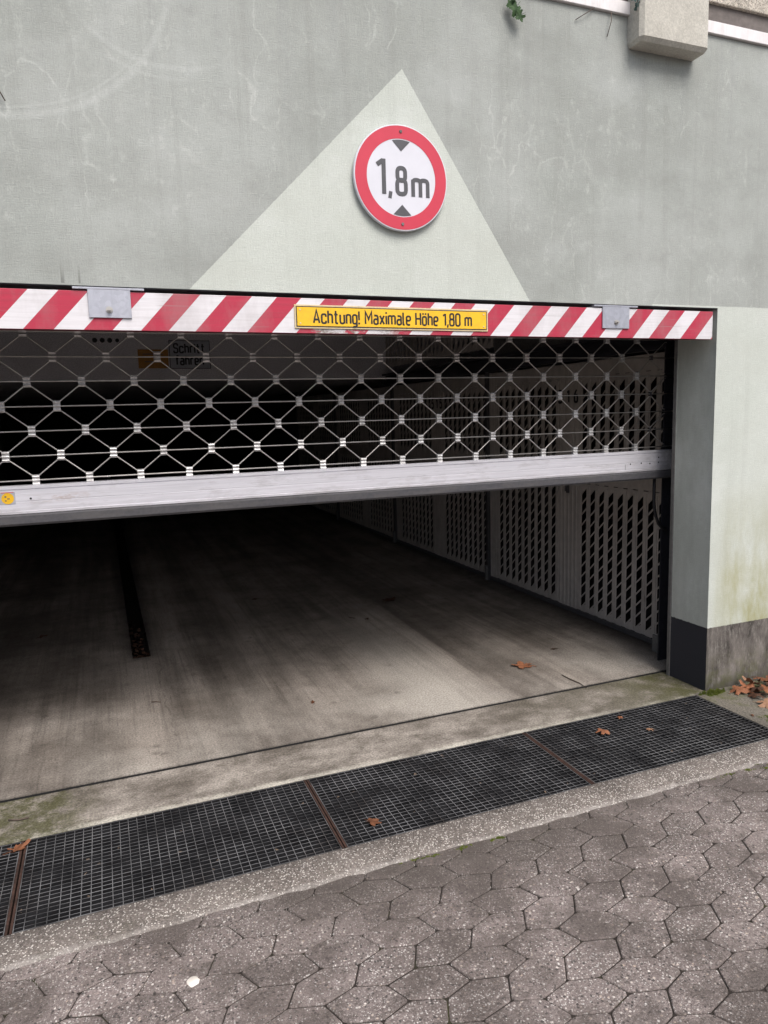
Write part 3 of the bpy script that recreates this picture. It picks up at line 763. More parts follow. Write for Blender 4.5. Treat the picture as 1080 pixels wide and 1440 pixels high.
def lockup(y0, number, label, n):
    t = empty('garage_door', (DX, y0, 0)); tag(t, label, 'garage door', 'lock-up doors along the right side')
    a0 = .0; a1 = a0+PW; b0 = a1+.224; b1 = b0+PW
    for s in (a0, b0):
        for q in (PL, PU):
            o = link('perforated_panel', q, None, t); o.location = (0, s, 0)
    for s, w_, rb in ((a1+.001, .222, 5), (b1+.001, .132, 3)):
        o = link('plain_panel', strip_panel(w_, .035, 1.76, rb), None, t); o.location = (0, s, 0)
    for za, zb in ((.944, 1.055), (1.664, 1.76)):
        for s in (a0, b0):
            o = boxo('plain_panel', (-.0034, -.0004, s+.0, s+PW, za, zb), 'door', t)
    boxo('bottom_rail', (-.018, .03, .0, b1+.134, .006, .036), 'frame', t)
    if number:
        lettering('number', number, .082, .017, lambda u, v, d: (-.0072-d, a1+.225-u, 1.497+v), 'black', t, gap=.75, fit=.215)
    bm = bmesh.new(); box(bm, -.014, -.010, a1+.09, a1+.125, .86, .93); box(bm, -.035, -.014, a1+.102, a1+.113, .875, .915)
    link('handle', fin(bm, 'handle', bevel=.002, seg=1), 'frame', t)
    return t, b1+.134
y = .58; W = None
labs = ['perforated pale lock-up door numbered 516, nearest to the rolling grille', 'perforated pale lock-up door numbered 515, second from the entrance',
        'perforated pale lock-up door third from the entrance', 'perforated pale lock-up door farthest from the entrance']
plabs = ['dark steel post at the near end of door 516', 'dark steel post between doors 516 and 515', 'dark steel post between the second and third lock-up doors',
         'dark steel post between the third and fourth lock-up doors', 'dark steel post at the far end of the fourth lock-up door']
def post(y, lab, first=False):
    t = empty('door_post', (.27, y, 0)); tag(t, lab, 'post', 'posts between the lock-up doors')
    bm = bmesh.new(); box(bm, -.012, .0155, 0, .038, 0.0, 1.775); link('upright', fin(bm, 'upright', bevel=.003, seg=1), 'frame', t)
    bm = bmesh.new(); box(bm, -.03, -.0122, .005, .033, 0.0, .13); link('foot', fin(bm, 'foot', bevel=.002, seg=1), 'strip', t)
    if first:
        bm = bmesh.new()
        prism(bm, [(-.075, -.06), (-.075, .05), (-.066, .05), (-.066, -.05), (-.035, -.05), (-.035, .05), (-.0265, .05), (-.0265, -.06)], .002, .105, 'z')
        link('stop_shoe', fin(bm, 'stop_shoe'), 'strip', t)
for i in range(4):
    post(y-.030, plabs[i], i == 0)
    d, W = lockup(y, ['516', '515', '', ''][i], labs[i], i)
    y += W + .004
post(y-.045, plabs[4])
yend = y
hd = empty('door_header', (0, 0, 0)); tag(hd, 'dark steel beam running above the lock-up doors', 'beam')
bm = bmesh.new(); prism(bm, [(.235, 1.775), (.36, 1.775), (.36, 1.80), (.30, 1.80), (.30, 1.86), (.36, 1.86), (.36, 1.90), (.235, 1.90), (.235, 1.88), (.28, 1.88), (.28, 1.80), (.235, 1.80)], .4, 4.99, 'y')
link('flanged_beam', fin(bm, 'flanged_beam'), 'guide', hd)
vp = empty('vent_screen', (DX, 2.80, 0)); tag(vp, 'perforated screen above the door numbered 515', 'screen')
for s in (0.0, .80, 1.6):
    if s+PW < 2.2 or True:
        o = link('perforated_panel', PV, None, vp); o.location = (0, s-.2, 0)
tag(boxo('filler_panel', (.285, .30, .30, 2.58, 1.905, 2.41), 'innerdark'), 'dark blank panel above the door numbered 516', 'panel')
tag(boxo('interior_partition', (.3, .34, yend, 22.0, 0, 1.861), 'innerdark'), kind='structure')
for i, (xx, yy) in enumerate(((-4.9, 9.0), (-4.9, 15.0), (-.1, 15.5))):
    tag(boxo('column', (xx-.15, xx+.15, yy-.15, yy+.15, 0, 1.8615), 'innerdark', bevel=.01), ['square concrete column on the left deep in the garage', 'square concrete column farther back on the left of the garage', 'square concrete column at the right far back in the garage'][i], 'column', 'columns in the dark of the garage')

# ------------------------------------------------------------------ rolling grille
g = empty('rolling_grille', (0, .4123, 1.06)); tag(g, 'silver rolling grille half raised across the garage entrance', 'rolling grille')
gp = Vector((0, .4123, 1.06))
GX, GS, GZ, GP = -.1253, .1931, 1.2346, .0942
NR = 8
# clip profile: three pressed ridges, extruded along x
prof = []
hh = .0212
for i in range(13):
    t = i/12; zz = -hh + 2*hh*t
    prof.append((-.0080 - .0045*abs(math.sin(t*math.pi*3)), zz))
prof += [(.007, hh), (.007, -hh)]
bm = bmesh.new(); prism(bm, prof, -.0128, .0128, 'x'); CL = fin(bm, 'clip'); CL.materials.append(M['clip'])
bm = bmesh.new(); prism(bm, prof, -.0125, .0125, 'x'); CD = fin(bm, 'clip'); CD.materials.append(M['frame'])
rg = random.Random(3)
for r_ in range(NR):
    z = GZ + GP*r_
    off = 0 if r_ % 2 == 0 else .5
    for kx in range(29):
        x = GX - GS*(kx-off)
        if x > .10 or x < -5.42: continue
        dark = (r_ % 2 == 1 and kx == 0)
        o = bpy.data.objects.new('clip', CD if dark else CL); col.objects.link(o); o.parent = g
        o.location = Vector((x + rg.uniform(-.001, .001), .4123, z + rg.uniform(-.0008, .0008))) - gp
        o.rotation_euler = (rg.uniform(-.04, .04), rg.uniform(-.03, .03), 0)
        if dark: o.scale = (.55, .8, .55)
    bm = bmesh.new(); tube(bm, [(-5.44, 0, 0), (-2.7, 0, rg.uniform(-.0008, .0008)), (.135, 0, 0)], .0029, 8)
    o = link('cross_rod', fin(bm, 'cross_rod', smooth=True), 'rod', g); o.location = Vector((0, .4123-.004, z)) - gp
    # zigzag rod up to the next row
    pts = []
    x0 = GX - GS*(28-off)
    x = x0; up = True
    lo_, hi_ = .0125, GP-.0125
    while x < .10:
        z_ = lo_ if up else hi_
        pts += [(x-.006, 0, z_), (x+.006, 0, z_)]
        x += GS/2; up = not up
    o = None
    bm = bmesh.new(); tube(bm, pts, .0029, 7)
    o = link('zigzag_rod', fin(bm, 'zigzag_rod', smooth=True), 'rod', g); o.location = Vector((0, .4123-.001, z)) - gp
bm = bmesh.new()
prism(bm, [(.392, 1.107), (.386, 1.109), (.386, 1.118), (.390, 1.1195), (.390, 1.1535), (.3916, 1.1545), (.3916, 1.1565), (.390, 1.1575), (.390, 1.2005), (.3925, 1.2015), (.3925, 1.2035), (.388, 1.2045), (.388, 1.214), (.394, 1.217), (.432, 1.217), (.436, 1.214), (.436, 1.107)], -5.45, .118, 'x')
br = link('bottom_rail', fin(bm, 'bottom_rail'), 'alu', g); br.location = -gp
bm = bmesh.new()
prism(bm, [(.388, 1.1065), (.384, 1.100), (.386, 1.071), (.394, 1.062), (.436, 1.062), (.442, 1.07), (.442, 1.1065)], -5.45, .128, 'x')
o = link('seal_strip', fin(bm, 'seal_strip', smooth=False), 'rubber', g); o.location = -gp
for hx, hz in ((-.170, 1.150), (-.098, 1.152), (-.04, 1.147), (.018, 1.151), (.018, 1.178), (-3.045, 1.1655)):
    bm = bmesh.new(); disc(bm, hx, hz, .3885, .0033, 12); disc(bm, hx, hz, .3895, .0042, 12)
    o = link('rivet', fin(bm, 'rivet'), 'black', br)
bm = bmesh.new(); box(bm, -.2045, -.203, .3892, .391, 1.122, 1.15); link('panel_joint', fin(bm, 'panel_joint'), 'black', br)
# maker's label with a round yellow warning mark at the left end of view
lb = boxo('label_plate', (-3.34, -3.098, .3882, .3899, 1.148, 1.194), 'grey', br)
lb.location = (0, 0, 0)
bm = bmesh.new(); disc(bm, -3.124, 1.1705, .3876, .0215, 28); link('warning_dot', fin(bm, 'warning_dot'), 'yellow', lb)
bm = bmesh.new()
for s in ((-.010, .004, .006, .006), (-.002, -.003, .009, .004), (-.010, -.010, .006, .004)): box(bm, -3.124+s[0], -3.124+s[0]+s[2], .3868, .3874, 1.1705+s[1], 1.1705+s[1]+s[3])
link('warning_mark', fin(bm, 'warning_mark'), 'brown', lb)
bm = bmesh.new(); box(bm, -3.146, -3.102, .3874, .388, 1.192, 1.1945); link('red_edge', fin(bm, 'red_edge'), 'signred', lb)
lettering('lettering', 'gex1', .020, .0028, lambda u, v, d: (-3.20+u, .3878-d, 1.160+v), 'black', lb, fit=.040, gap=.2)
# roller drum above, out of sight behind the lintel
bm = bmesh.new(); tube(bm, [(-5.5, .62, 2.18), (.2, .62, 2.18)], .15, 28); o = link('drum', fin(bm, 'drum', smooth=True), 'frame', g); o.location = -gp
bm = bmesh.new()
for kx in range(0, 58, 3):
    xx = .05-kx*GS/2
    tube(bm, [(xx, .4123, GZ+GP*NR), (xx, .43, 2.05), (xx, .50, 2.14)], .004, 6)
o = link('lift_straps', fin(bm, 'lift_straps'), 'rod', g); o.location = -gp

# guide rails
def guide(x0, sgn, lab):
    t = empty('guide_rail', (x0, .42, 0)); tag(t, lab, 'guide rail', 'guide rails of the rolling grille')
    bm = bmesh.new()
    pr = [(0, -.035), (.075, -.035), (.075, .045), (0, .045), (0, .038), (.065, .038), (.065, -.028), (0, -.028)]
    prism(bm, [(sgn*a, b) for a, b in pr], 0, 2.3, 'z')
    link('channel', fin(bm, 'channel'), 'guide', t)
    bm = bmesh.new(); box(bm, *(sorted((sgn*.042, sgn*.058))), -.10, -.0355, 0, 2.2)
    link('edge_angle', fin(bm, 'edge_angle', bevel=.002, seg=1), 'strip', t)
    return t
gr_ = guide(.112, 1, 'dark steel guide rail of the grille behind the right pier')
guide(-5.42, -1, 'dark steel guide rail of the grille at the left side of the entrance')
tag(boxo('jamb_strip', (-.006, .012, .2495, .268, 0, 1.905), 'strip'), 'narrow grey metal strip along the inner edge of the right pier', 'strip')
# hanging cable loop
pts = [(.044, .446, 1.07), (.045, .448, 1.0), (.047, .45, .94), (.053, .452, .89), (.066, .453, .845), (.085, .452, .80), (.112, .45, .772), (.14, .45, .765)]
bm = bmesh.new(); tube(bm, pts, .0085, 8); tag(link('cable', fin(bm, 'cable', smooth=True), 'black'), 'black cable hanging in a loop from the grille to its guide rail', 'cable')

# ------------------------------------------------------------------ height bar, brackets, plate
b_ = empty('height_bar', (0, 0, 1.759)); tag(b_, 'red and white striped height limit bar under the lintel', 'height bar')
o = boxo('board', (-5.26, -.032, .0, .032, 1.759, 1.8875), 'stripes', b_, bevel=.0015); o.location = (0, 0, -1.759)
def bracket(x0, x1, bx):
    bm = bmesh.new()
    box(bm, x0, x1, -.0065, -.0015, 1.800, 1.8925)
    box(bm, x0-.046, x1+.046, -.0064, .10, 1.8930, 1.9000)
    o = link('bracket', fin(bm, 'bracket', bevel=.0008, seg=1), 'galv', b_); o.location = (0, 0, -1.759)
    bm = bmesh.new(); disc(bm, bx, 1.826, -.0068, .0, 3) if False else None
    prism(bm, [(bx+.0115*math.cos(t), 1.826+.0115*math.sin(t)) for t in [2*math.pi*i/18 for i in range(18)]], -.0085, -.0066, 'y')
    prism(bm, [(bx+.0085*math.cos(t), 1.826+.0085*math.sin(t)) for t in [2*math.pi*i/6+.2 for i in range(6)]], -.0155, -.0086, 'y')
    prism(bm, [(bx+.0045*math.cos(t), 1.826+.0045*math.sin(t)) for t in [2*math.pi*i/12 for i in range(12)]], -.024, -.0156, 'y')
    link('bolt', fin(bm, 'bolt'), 'rod', o)
bracket(-2.781, -2.645, -2.716); bracket(-.674, -.528, -.600); bracket(-4.90, -4.76, -4.83)

pl = empty('warning_plate', (-2.0715, 0, 1.7765)); tag(pl, 'long yellow plate reading Achtung! Maximale Höhe 1,80 m on the striped bar', 'sign')
PWD, PHT = .820, .087
bm = bmesh.new(); box(bm, 0, PWD, -.0045, -.0008, 0, PHT); link('backing', fin(bm, 'backing', bevel=.0008, seg=1), 'cream', pl)
bm = bmesh.new(); box(bm, .006, PWD-.006, -.0056, -.0044, .006, PHT-.006); link('border', fin(bm, 'border'), 'black', pl)
bm = bmesh.new(); box(bm, .0095, PWD-.0095, -.0063, -.0055, .0095, PHT-.0095); link('face', fin(bm, 'face'), 'yellow', pl)
lettering('lettering', 'Achtung! Maximale Höhe 1,80 m', .0465, .0072, lambda u, v, d: (.073+u, -.0066-d, .0205+v), 'black', pl, fit=.668, gap=.205)
for sx in (.021, PWD-.021):
    for sz in (.019, PHT-.019):
        bm = bmesh.new(); prism(bm, [(sx+.0032*math.cos(t), sz+.0032*math.sin(t)) for t in [2*math.pi*i/10 for i in range(10)]], -.0078, -.0062, 'y')
        link('screw', fin(bm, 'screw'), 'cream', pl)

# ------------------------------------------------------------------ round 1,8 m sign
sc_ = (-1.6325, 2.3405); SR = .1935
s = empty('height_limit_sign', (sc_[0], 0, sc_[1])); tag(s, 'round red and white sign reading 1,8 m on the painted triangle', 'sign')
bm = bmesh.new()
n = 72; rings = []
for rr, yy in ((SR*.9, -.006), (SR-.002, -.006), (SR, -.009), (SR, -.020), (SR-.002, -.0225), (SR-.004, -.0225)):
    rings.append([bm.verts.new((rr*math.cos(2*math.pi*i/n), yy, rr*math.sin(2*math.pi*i/n))) for i in range(n)])
for a, b in zip(rings, rings[1:]):
    for i in range(n): bm.faces.new((a[i], a[(i+1) % n], b[(i+1) % n], b[i]))
bm.faces.new(rings[-1]); bm.faces.new(rings[0])
link('plate', fin(bm, 'plate'), 'signwhite', s)
bm = bmesh.new(); disc(bm, 0, 0, -.0232, .1885, 96, .1420); link('red_ring', fin(bm, 'red_ring'), 'signred', s)
bm = bmesh.new()
for sg in (1, -1):
    r_ = .1385; a = .27
    arc = [(r_*math.sin(t), sg*r_*math.cos(t)) for t in [a - 2*a*i/10 for i in range(11)]]
    pts = [bm.verts.new((p[0], -.0233, p[1])) for p in arc] + [bm.verts.new((0, -.0233, sg*.0965))]
    bm.faces.new(pts)
link('arrow_tips', fin(bm, 'arrow_tips'), 'signblack', s)
lettering('digit', '1', .127, .0170, lambda u, v, d: (-.099+u, -.0234-d, -.063+v), 'signblack', s, widths=.92)
lettering('comma', ',', .09, .014, lambda u, v, d: (-.0505+u, -.0234-d, -.060+v), 'signblack', s)
lettering('digit', '8', .094, .0160, lambda u, v, d: (-.019+u, -.0234-d, -.0575+v), 'signblack', s, widths=.95)
lettering('unit', 'm', .089, .0155, lambda u, v, d: (.047+u, -.0234-d, -.0635+v), 'signblack', s, widths=1.12)
for zz in (.168, -.168):
    bm = bmesh.new()
    prism(bm, [(.006*math.cos(t), zz+.006*math.sin(t)) for t in [2*math.pi*i/14 for i in range(14)]], -.0262, -.0228, 'y')
    link('screw', fin(bm, 'screw', bevel=.0008, seg=1), 'strip', s)
bm = bmesh.new(); box(bm, -.02, .02, -.0055, .0, -.12, .12); link('mounting', fin(bm, 'mounting'), 'galv', s)

# ------------------------------------------------------------------ gratings
GW, GD0, GD1 = .9985, -.5165, -.017
def grate_parts():
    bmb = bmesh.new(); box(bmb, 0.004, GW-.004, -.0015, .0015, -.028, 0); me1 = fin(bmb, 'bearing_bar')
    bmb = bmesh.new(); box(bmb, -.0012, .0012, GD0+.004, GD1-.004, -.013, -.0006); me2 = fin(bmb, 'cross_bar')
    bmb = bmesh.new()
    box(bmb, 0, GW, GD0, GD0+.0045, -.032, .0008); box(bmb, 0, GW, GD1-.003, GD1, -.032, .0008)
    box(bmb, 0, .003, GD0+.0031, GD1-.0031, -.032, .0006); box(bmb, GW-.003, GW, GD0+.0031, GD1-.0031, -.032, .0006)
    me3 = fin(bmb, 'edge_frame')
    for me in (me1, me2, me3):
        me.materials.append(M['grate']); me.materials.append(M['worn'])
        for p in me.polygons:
            if p.normal.z > .9: p.material_index = 1  # tops take the wear colour, sides keep the painted-in cell shade
    return me1, me2, me3
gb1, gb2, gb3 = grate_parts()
glabs = ['steel mesh grating at the foot of the right pier', 'steel mesh grating in the middle of the drain row, second from the right pier',
         'steel mesh grating third from the right pier, left of the middle one', 'steel mesh grating cut by the left edge of the picture']
for gi in range(4):
    xr = -.083 - 1.0197*gi
    t = empty('drain_grating', (xr-GW, 0, -.0015)); tag(t, glabs[gi], 'grating', 'gratings over the drain channel')
    rg = random.Random(gi+20)
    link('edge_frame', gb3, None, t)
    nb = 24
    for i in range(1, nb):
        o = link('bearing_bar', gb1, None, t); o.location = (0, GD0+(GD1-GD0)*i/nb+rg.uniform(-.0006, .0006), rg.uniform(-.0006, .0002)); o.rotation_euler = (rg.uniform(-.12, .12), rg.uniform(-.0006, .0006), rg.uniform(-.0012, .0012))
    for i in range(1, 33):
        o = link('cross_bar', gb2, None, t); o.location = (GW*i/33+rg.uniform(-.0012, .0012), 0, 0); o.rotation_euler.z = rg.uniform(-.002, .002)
    if gi < 3:
        st = empty('support_angle', (xr-GW-.0106, 0, 0)); tag(st, ['rusty bar between the two gratings nearest the right pier', 'rusty bar between the second and third grating from the right pier', 'rusty bar at the left end of the third grating'][gi], 'bar', 'rusty bars between the gratings')
        for sx in (-.0095, .0025):
            boxo('flat_bar', (sx, sx+.007, GD0, GD1, -.06, .001 if sx < 0 else -.0012), 'rust', st)
# silt and litter at the bottom of the channel
bm = bmesh.new(); rg = random.Random(8)
nx, ny = 160, 10; V = []
for i in range(nx+1):
    V.append([bm.verts.new((-4.2 + 4.11*i/nx, GD0+.002+(GD1-GD0-.004)*j/ny, -.22+rg.uniform(-.02, .02)+.03*math.sin(i*.31))) for j in range(ny+1)])
for i in range(nx):
    for j in range(ny): bm.faces.new((V[i][j], V[i+1][j], V[i+1][j+1], V[i][j+1]))
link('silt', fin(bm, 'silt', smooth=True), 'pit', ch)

bm = bmesh.new(); rg = random.Random(77)
for i in range(420):
    xx = -.1-rg.random()*3.1; yy = rg.uniform(GD0+.01, GD1-.01); q = rg.uniform(.003, .011); t = rg.uniform(0, 6.28); zz = -.004-rg.random()*.03
    A = [bm.verts.new((xx+q*rg.uniform(.5, 1)*math.cos(t+1.57*j), yy+q*rg.uniform(.6, 1.2)*math.sin(t+1.57*j), zz+rg.uniform(-.006, .004))) for j in range(4)]
    bm.faces.new((A[0], A[1], A[2])); bm.faces.new((A[0], A[2], A[3]))
tag(link('trapped_litter', fin(bm, 'trapped_litter'), 'litter', ch), kind='stuff')

# ------------------------------------------------------------------ leaves
def leaf_mesh(seed, lobes=5, depth=.45, curl=.25, size=1.0, narrow=1.0):
    rg = random.Random(seed); bm = bmesh.new(); N = 40
    c = bm.verts.new((0, 0, 0)); r1 = []; r2 = []
    ph = rg.uniform(0, 6.28)
    for i in range(N):
        t = 2*math.pi*i/N
        lob = abs(math.cos(lobes*t/2)); k = (1-depth) + depth*lob**1.5
        k *= 1 + .12*math.cos(t) + rg.uniform(-.06, .06) + (.07 if i % 2 else -.05)
        if abs(t-math.pi) < .35: k *= .55
        x, y = k*math.cos(t), k*math.sin(t)*narrow
        def z(a, b): return curl*(.55*a*a*math.cos(ph) + .55*b*b*math.sin(ph+1) + .25*math.sin(3*t+ph)*math.hypot(a, b)) + .10
        r1.append(bm.verts.new((x*.5, y*.5, z(x*.5, y*.5)+rg.uniform(-.02, .02))))
        r2.append(bm.verts.new((x, y, z(x, y)+rg.uniform(-.05, .05))))
    c.co.z = .10
    for i in range(N):
        j = (i+1) % N
        bm.faces.new((c, r1[i], r1[j])); bm.faces.new((r1[i], r2[i], r2[j], r1[j]))
    # stalk
    s0 = Vector((-.45, 0, .1)); pts = [s0, Vector((-.8, .05, .12)), Vector((-1.15, .16, .07))]
    tube(bm, pts, [.03, .025, .03], 4)
    zm = min(v.co.z for v in bm.verts)
    for v in bm.verts: v.co.z -= zm; v.co *= size
    me = fin(bm, 'leaf', smooth=True); return me
def leaf(name, loc, size, rot, mat, label, seed, group=None, tilt=(0, 0), narrow=.9, curl=.3, depth=.45):
    me = leaf_mesh(seed, 5, depth, curl, size, narrow); me.materials.append(M[mat])
    o = link(name, me); o.location = loc; o.rotation_euler = (tilt[0], tilt[1], rot)
    tag(o, label, 'leaf', group); return o
FG = 'fallen leaves on the garage floor'; GG = 'fallen leaves on the gratings'; PG = 'leaf pile beside the right pier'
leaf('fallen_leaf', (-.77, 2.418, .001), .060, .4, 'leafd', 'dark curled leaf deepest on the garage floor', 1, FG)
leaf('fallen_leaf', (-.627, .715, .001), .062, 2.7, 'leaf', 'large rust brown lobed leaf on the floor just inside the entrance', 2, FG, curl=.2)
leaf('fallen_leaf', (-1.10, 2.02, .001), .024, 1.0, 'leafd', 'small dark leaf scrap beside another scrap in the middle of the garage floor', 3, FG)
leaf('fallen_leaf', (-1.19, 2.09, .001), .030, 2.2, 'leafd', 'thin dark leaf scrap lying left of another scrap mid floor', 4, FG, narrow=.4)
leaf('fallen_leaf', (-3.249, 2.613, .001), .045, .9, 'leafd', 'dark leaf on the floor left of the drain slot', 5, FG, narrow=.5)
leaf('fallen_leaf', (-1.725, 2.967, .001), .030, .2, 'leafd', 'tiny dark leaf far back right of the drain slot', 6, FG)
leaf('fallen_leaf', (-1.87, .73, .001), .024, 1.4, 'leaf', 'small reddish leaf near the threshold joint in mid floor', 7, FG, narrow=.5)
leaf('fallen_leaf', (-.297, .885, .001), .026, 2.9, 'leafd', 'small dark leaf on the floor near the lock-up door', 9, FG, narrow=.5)
leaf('fallen_leaf', (-.781, -.176, .001), .036, .3, 'leaf', 'curled orange brown leaf on the grating nearest the right pier', 10, GG, curl=.5)
leaf('fallen_leaf', (-.601, -.076, .001), .017, 1.3, 'leaf', 'small brown leaf at the back edge of the rightmost grating', 11, GG)
leaf('fallen_leaf', (-.564, -.237, .001), .017, 2.3, 'leafp', 'tiny pale leaf on the rightmost grating', 12, GG, curl=.5)
leaf('fallen_leaf', (-1.974, -.414, .001), .032, 5.5, 'leaf', 'bright orange curled leaf on the middle grating', 13, GG, curl=.7, narrow=.7)
leaf('fallen_leaf', (-3.150, -.066, .001), .040, .5, 'leaf', 'orange leaf at the rusty bar near the left picture edge', 14, GG, narrow=.6, curl=.5)
pile = [(.135,-.085,.002,.050,'leaf'),(.185,-.10,.012,.055,'leaf'),(.235,-.075,.03,.055,'leafp'),(.28,-.11,.035,.060,'leaf'),(.20,-.14,.015,.045,'leafd'),(.16,-.175,.004,.042,'leafd'),(.24,-.16,.03,.05,'leaf'),(.12,-.26,.002,.052,'leafp'),(.31,-.19,.02,.06,'leafd'),(.36,-.11,.03,.06,'leaf'),(.19,-.26,.003,.05,'leafd')]
pn = ['rust brown leaf at the left tip of the leaf pile by the pier', 'orange leaf lying second from the left in the pile by the pier', 'pale upright leaf against the plinth in the pile',
      'orange leaf on top of the pile by the right picture edge', 'dark leaf in the middle of the pile by the pier', 'dark damp leaf at the front left of the pile', 'orange leaf in the middle front of the pile',
      'pale leaf lying apart in front of the pile', 'dark leaf at the right side of the pile', 'brown leaf farthest right in the pile against the plinth', 'dark leaf flat on the ground in front of the pile']
for i, q in enumerate(pile):
    leaf('fallen_leaf', q[:3], q[3], i*1.7, q[4], pn[i], 30+i, PG, (random.uniform(-.35, .35), random.uniform(-.35, .35)), curl=.55)
leaf('fallen_leaf', (-.035, -.318, .002), .015, 1.1, 'leaf', 'small reddish leaf scrap on the slab beside the grating corner', 50, None, narrow=.5)

# twigs on the floor
def twig(pts, r, lab, mat='stem'):
    bm = bmesh.new(); tube(bm, pts, r, 5); tag(link('twig', fin(bm, 'twig', smooth=True), mat), lab, 'twig')
twig([(-.518, .50, .004), (-.516, .42, .005), (-.505, .36, .004), (-.512, .291, .004)], [.002, .003, .003, .002], 'thin dark twig across the threshold joint near the right pier')
twig([(-2.635, 1.095, .003), (-2.61, 1.085, .005), (-2.59, 1.075, .003)], .003, 'short dark twig in front of the drain slot')
twig([(-3.20, .150, .004), (-3.165, .133, .005), (-3.13, .137, .004)], .003, 'thin curved twig on the mossy threshold at the left')

# white gum spot on the paving
bm = bmesh.new(); rg = random.Random(2); n = 18
o1 = [bm.verts.new((-2.659+(.0165+rg.uniform(-.002, .002))*math.cos(2*math.pi*i/n), -.903+(.019+rg.uniform(-.002, .002))*math.sin(2*math.pi*i/n), -.0035)) for i in range(n)]
o2 = [bm.verts.new((-2.659+.013*math.cos(2*math.pi*i/n), -.903+.015*math.sin(2*math.pi*i/n), .0002)) for i in range(n)]
for i in range(n): bm.faces.new((o1[i], o1[(i+1) % n], o2[(i+1) % n], o2[i]))
bm.faces.new(o2)
tag(link('gum_spot', fin(bm, 'gum_spot', smooth=True), 'gum'), 'round white chewing gum spot on the paving', 'gum')

# ivy and stems on the wall
def wall_leaf(name, x, z, size, rot, mat, seed, label, out=.02, tilt=0.0):
    me = leaf_mesh(seed, 5, .38, .3, size, .95); me.materials.append(M[mat])
    o = link(name, me); o.location = (x, -out, z); o.rotation_euler = (R(90)+tilt, rot, 0)
    return o
iv = empty('ivy_sprig', (-1.128, 0, 3.016)); tag(iv, 'dark green ivy leaves hanging on the upper facade', 'ivy')
for i, (dx, dz, sz, rt) in enumerate(((-.018, .022, .026, 1.2), (.0, .0, .03, 2.0), (.018, -.022, .026, 2.5), (-.008, .042, .018, .5))):
    o = wall_leaf('leaf', 0, 0, sz, rt, 'ivy', 60+i, None); o.parent = iv; o.location = (dx, -.022-.004*i, dz)
bm = bmesh.new(); tube(bm, [(.0, -.003, .02), (-.002, -.012, .06), (.004, -.01, .12)], .002, 5); link('stem', fin(bm, 'stem', smooth=True), 'stem', iv)
iv = empty('trailing_plant', (-.555, 0, 3.12)); tag(iv, 'blue green leafy tuft at the left side of the concrete block', 'plant')
for i in range(11):
    o = wall_leaf('leaf', 0, 0, random.uniform(.013, .022), random.uniform(0, 6), 'ivyb', 70+i, None); o.parent = iv
    o.location = (random.uniform(-.045, .02), -.05-random.uniform(0, .05), random.uniform(-.025, .06)); o.rotation_euler.z = random.uniform(-.8, .8)
bm = bmesh.new()
for i in range(4): tube(bm, [(-.02+.01*i, -.02, .08), (-.02+.008*i, -.06, .04), (-.03+.012*i, -.075, -.01)], .0016, 5)
link('stem', fin(bm, 'stem', smooth=True), 'stem', iv)
iv = empty('purple_vine', (-2.99, 0, 2.80)); tag(iv, 'purple leaf on a bare vine stem at the upper left picture edge', 'vine')
for i, (dx, dz, sz) in enumerate(((-.010, .0, .028), (-.04, -.06, .03), (-.02, .05, .03))):
    o = wall_leaf('leaf', 0, 0, sz, 1.5+i, 'leafr', 90+i, None); o.parent = iv; o.location = (dx, -.02, dz)
bm = bmesh.new(); tube(bm, [(-.06, -.006, .1), (-.03, -.01, .02), (-.035, -.006, -.1), (-.012, -.012, -.155), (-.03, -.006, -.16)], .0025, 5); tube(bm, [(-.05, -.006, -.23), (-.012, -.012, -.29), (.015, -.016, -.345)], .002, 5); tube(bm, [(-.06, -.006, .1), (-.05, -.006, -.23)], .0025, 5)
link('stem', fin(bm, 'stem', smooth=True), 'stem', iv)
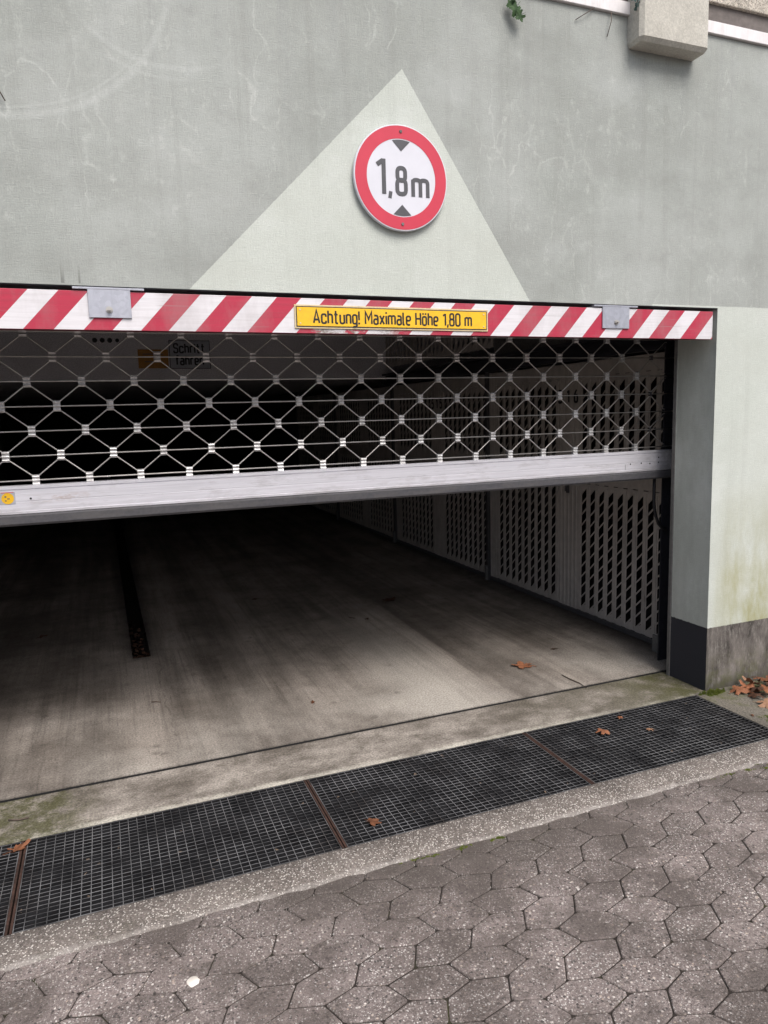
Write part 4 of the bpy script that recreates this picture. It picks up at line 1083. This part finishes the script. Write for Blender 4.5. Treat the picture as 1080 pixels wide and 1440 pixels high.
def stem(pts, lab):
    bm = bmesh.new(); tube(bm, pts, .0016, 5); tag(link('dry_stem', fin(bm, 'dry_stem', smooth=True), 'stem'), lab, 'stem')
stem([(-.74, -.012, 3.092), (-.79, -.015, 3.06), (-.83, -.006, 3.035)], 'thin dry stem hanging under the white coping left of the block')
stem([(-.655, -.012, 3.09), (-.66, -.02, 3.05), (-.67, -.006, 2.995)], 'thin dry stem hanging just left of the concrete block')

# moss: tiny tufts
def moss(name, spots, n, h, label, seed):
    rg = random.Random(seed); bm = bmesh.new()
    sub = [(cx+rx*rg.gauss(0, .55), cy+ry*rg.gauss(0, .5), rx*rg.uniform(.12, .45), ry*rg.uniform(.15, .5), cz) for cx, cy, rx, ry, cz in spots for _ in range(9)]
    for cx, cy, rx, ry, cz in sub:
        for i in range(n//6):
            a = rg.uniform(0, 6.28); q = math.sqrt(rg.random()); x = cx+rx*q*math.cos(a); y = cy+ry*q*math.sin(a)
            hh_ = h*(1.15-q)*rg.uniform(.4, 1.1); s = rg.uniform(.001, .0022); t = rg.uniform(0, 6.28)
            A = [bm.verts.new((x+s*math.cos(t+2.09*k), y+s*math.sin(t+2.09*k), cz)) for k in range(3)]
            T = bm.verts.new((x+rg.uniform(-.004, .004), y+rg.uniform(-.004, .004), cz+hh_))
            for k in range(3): bm.faces.new((A[k], A[(k+1) % 3], T))
    tag(link(name, fin(bm, name), 'moss'), label, 'moss', kind='stuff')
moss('moss', [(.012, -.052, .05, .035, .0), (.045, -.03, .04, .02, 0), (-.02, -.025, .03, .02, 0)], 700, .022, 'bright green moss tuft at the foot of the pier corner', 1)
moss('moss', [(-1.912, -.668, .03, .008, -.004), (-1.86, -.672, .03, .008, -.004), (-1.751, -.676, .03, .010, -.004), (-1.62, -.674, .03, .008, -.004), (-.572, -.675, .05, .012, -.004), (-.42, -.68, .08, .02, -.004)], 260, .008, 'thin moss line between the kerb and the paving', 2)
moss('moss', [(.02, -.36, .05, .03, 0), (.09, -.44, .07, .05, 0), (-.02, -.45, .04, .04, 0)], 350, .007, 'flat moss patches on the slab at the right picture edge', 3)
